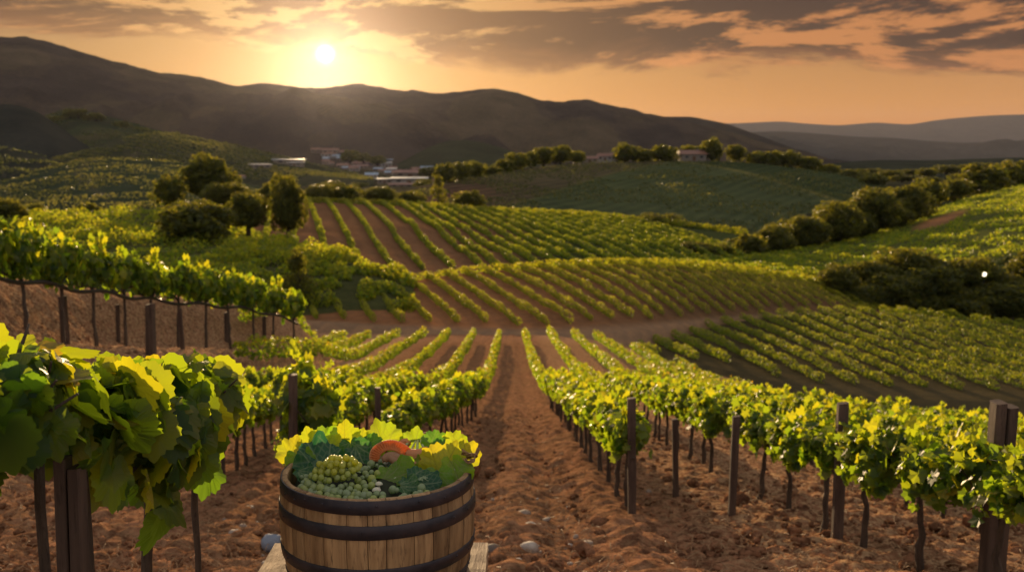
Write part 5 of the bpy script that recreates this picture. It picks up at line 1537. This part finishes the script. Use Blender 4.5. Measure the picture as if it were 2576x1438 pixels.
HM = {'cream': flat('cream_render', (.24, .195, .155)), 'white': flat('white_render', (.30, .275, .25)), 'stone': flat('stone_wall', (.20, .17, .145)), 'tile': flat('roof_tile', (.22, .11, .075), .6), 'metal': flat('bright_metal_roof', (.75, .73, .70), .32, .8, Metallic=.8),
      'blue': flat('blue_metal_roof', (.25, .33, .42), .4, .6), 'pane': flat('dark_pane', (.03, .03, .035), .15, .6), 'door': flat('wood_door', (.12, .06, .03))}
def house(u, vb, d, wpx, hpx, wall, roof, label, group, rz=0.0, flat_roof=False, dep=.7, land=False):
    d = (land_hit(u, vb) or d) if land else d
    p = at(u, vb, d); w = wpx * d / FP; h = hpx * d / FP; e = empty('house', p, rz); tag(e, label, 'house', group)
    hw = h * (.6 if not flat_roof else .8); dp = w * dep
    b = MB(); b.box((0, 0, hw / 2 - .5), (w, dp, hw + 1)); link('wall', b.mesh('wall'), HM[wall], e)
    b = MB(); o = .06 * w; rh = h - hw
    V = [(-w / 2 - o, -dp / 2 - o, hw), (w / 2 + o, -dp / 2 - o, hw), (w / 2 + o, dp / 2 + o, hw), (-w / 2 - o, dp / 2 + o, hw)]
    if flat_roof: V += [(-w / 2 - o, -dp / 2 - o, hw + rh * .45), (w / 2 + o, -dp / 2 - o, hw + rh * .45), (w / 2 + o, dp / 2 + o, hw + rh), (-w / 2 - o, dp / 2 + o, hw + rh)]; F = [(0, 3, 2, 1), (4, 5, 6, 7), (0, 1, 5, 4), (1, 2, 6, 5), (2, 3, 7, 6), (3, 0, 4, 7)]; b.add(V, np.array(F))
    else: V += [(-w / 2 - o, 0, h), (w / 2 + o, 0, h)]; b.add(V, np.array([(0, 3, 2, 1), (0, 1, 5, 4), (2, 3, 4, 5)]), np.array([(1, 2, 5), (3, 0, 4)]))
    rf = link('roof', b.mesh('roof'), HM[roof], e)
    if not flat_roof:
        b = MB(); b.box((w * .25, dp * .12, h), (w * .07, w * .07, h * .3)); link('chimney', b.mesh('chimney'), HM[wall], rf)
    for k in (-.3, .3):
        b = MB(); b.box((k * w, -dp / 2 - .02, hw * .58), (w * .13, .12, hw * .36)); link('window', b.mesh('window'), HM['pane'], e)
    b = MB(); b.box((0, -dp / 2 - .02, hw * .34), (w * .13, .14, hw * .66)); link('door', b.mesh('door'), HM['door'], e)


GH = 'houses of the hilltop hamlet'
house(1480, 408, 492, 44, 15, 'cream', 'tile', 'low tiled house on the hilltop, left of the pale gabled one', GH, .15); house(1525, 404, 500, 40, 18, 'white', 'tile', 'pale gabled house on the hilltop, right of the low tiled one', GH, -.3)
house(1740, 404, 498, 62, 26, 'stone', 'tile', 'wide grey stone house beside the tallest dark hilltop tree', GH, .1); house(1908, 408, 505, 32, 16, 'cream', 'tile', 'small house right of the tallest dark hilltop tree', GH, .2); house(1385, 414, 475, 30, 16, 'cream', 'tile', 'small tiled house among the left hilltop trees', GH, -.2)
GT = 'houses of the valley town'
TN = [(655, 424, 1500, 46, 12, 'stone', 'metal', 'shed with a bright glinting roof, leftmost large building of the valley town', .5, True), (725, 412, 1700, 70, 12, 'stone', 'blue', 'long blue grey roofed building in the valley town', .3, True), (745, 418, 1600, 34, 11, 'stone', 'metal', 'bright roofed building in front of the long blue grey one', -.2, True),
      (608, 450, 850, 18, 10, 'white', 'tile', 'small white house left of the glinting shed', 0, False), (795, 384, 2000, 22, 12, 'cream', 'tile', 'small cream house at the mountain foot, first of four from the left', 0, False), (830, 386, 2000, 40, 13, 'cream', 'tile', 'wide cream house at the mountain foot, second of four', .2, False),
      (868, 390, 1900, 26, 12, 'stone', 'tile', 'stone house at the mountain foot, third of four', .1, False), (898, 400, 1800, 24, 13, 'cream', 'tile', 'cream house at the mountain foot, last of four', .3, False), (955, 412, 1500, 60, 12, 'stone', 'blue', 'long low grey building above the bright town roofs', .1, True),
      (972, 422, 1300, 26, 15, 'white', 'metal', 'white building with a bright roof, upper right of the town', .2, True), (985, 440, 1100, 24, 18, 'white', 'metal', 'brightest small building in the middle of the town', 0, True), (1030, 444, 1050, 80, 16, 'cream', 'tile', 'long pinkish roofed building right of the brightest one', .15, False),
      (935, 448, 1000, 30, 14, 'white', 'blue', 'small white building left of the brightest one', .1, False), (1030, 462, 800, 84, 16, 'white', 'blue', 'long blue roofed shed nearest in the valley town', .05, True), (968, 462, 800, 36, 14, 'cream', 'blue', 'short shed left of the long blue roofed one', .1, True),
      (1075, 430, 1200, 30, 12, 'white', 'blue', 'white house at the right edge of the town', .1, False), (1098, 466, 380, 18, 16, 'white', 'tile', 'tiny white hut behind the slender cypress', 0, False), (1010, 470, 600, 60, 10, 'cream', 'tile', 'low farm building behind the long vineyard crest', .1, False)]
_r = np.random.default_rng(33)
for i in range(34):
    u = float(_r.uniform(770, 1085)); v = float(np.interp(u, [780, 900, 1000, 1085], [392, 412, 425, 432]) + _r.uniform(-6, 22))
    TN.append((u, v, 1500, float(_r.uniform(16, 34)), float(_r.uniform(8, 13)), ('cream', 'stone', 'white')[i % 3], ('tile', 'tile', 'blue', 'tile')[i % 4], f'small dim house of the valley town, {ORD[i + 1]} of the scattered small ones', float(_r.uniform(-.5, .5)), False))
for a in TN: house(*a[:8], GT, a[8], a[9], .7, True)

lp = at(2475, 716, 119); lamp = empty('yard_lamp', (lp.x, lp.y, lp.z - .5)); tag(lamp, 'lit white globe lamp on a pole in the dark hollow', 'lamp')
b = MB(); b.tube([(0, 0, -.5), (0, 0, 1.5)], .05, 8); _m, _N, _o = new_mat('lamp_pole'); princ(_N, _o, (.05, .05, .05), .5); link('pole', b.mesh('pole'), _m, lamp)
V, F, _ = ball(.26, 1, 0, 1, 3); V[:, 2] += 1.75; _m, _N, _o = new_mat('lamp_glass'); em = _N.new('ShaderNodeEmission'); em.inputs[0].default_value = (1, .86, .66, 1); em.inputs[1].default_value = 2.2; _N.l.new(em.outputs[0], _o.inputs[0])
link('globe', mesh('globe', V, [F], True), _m, lamp)
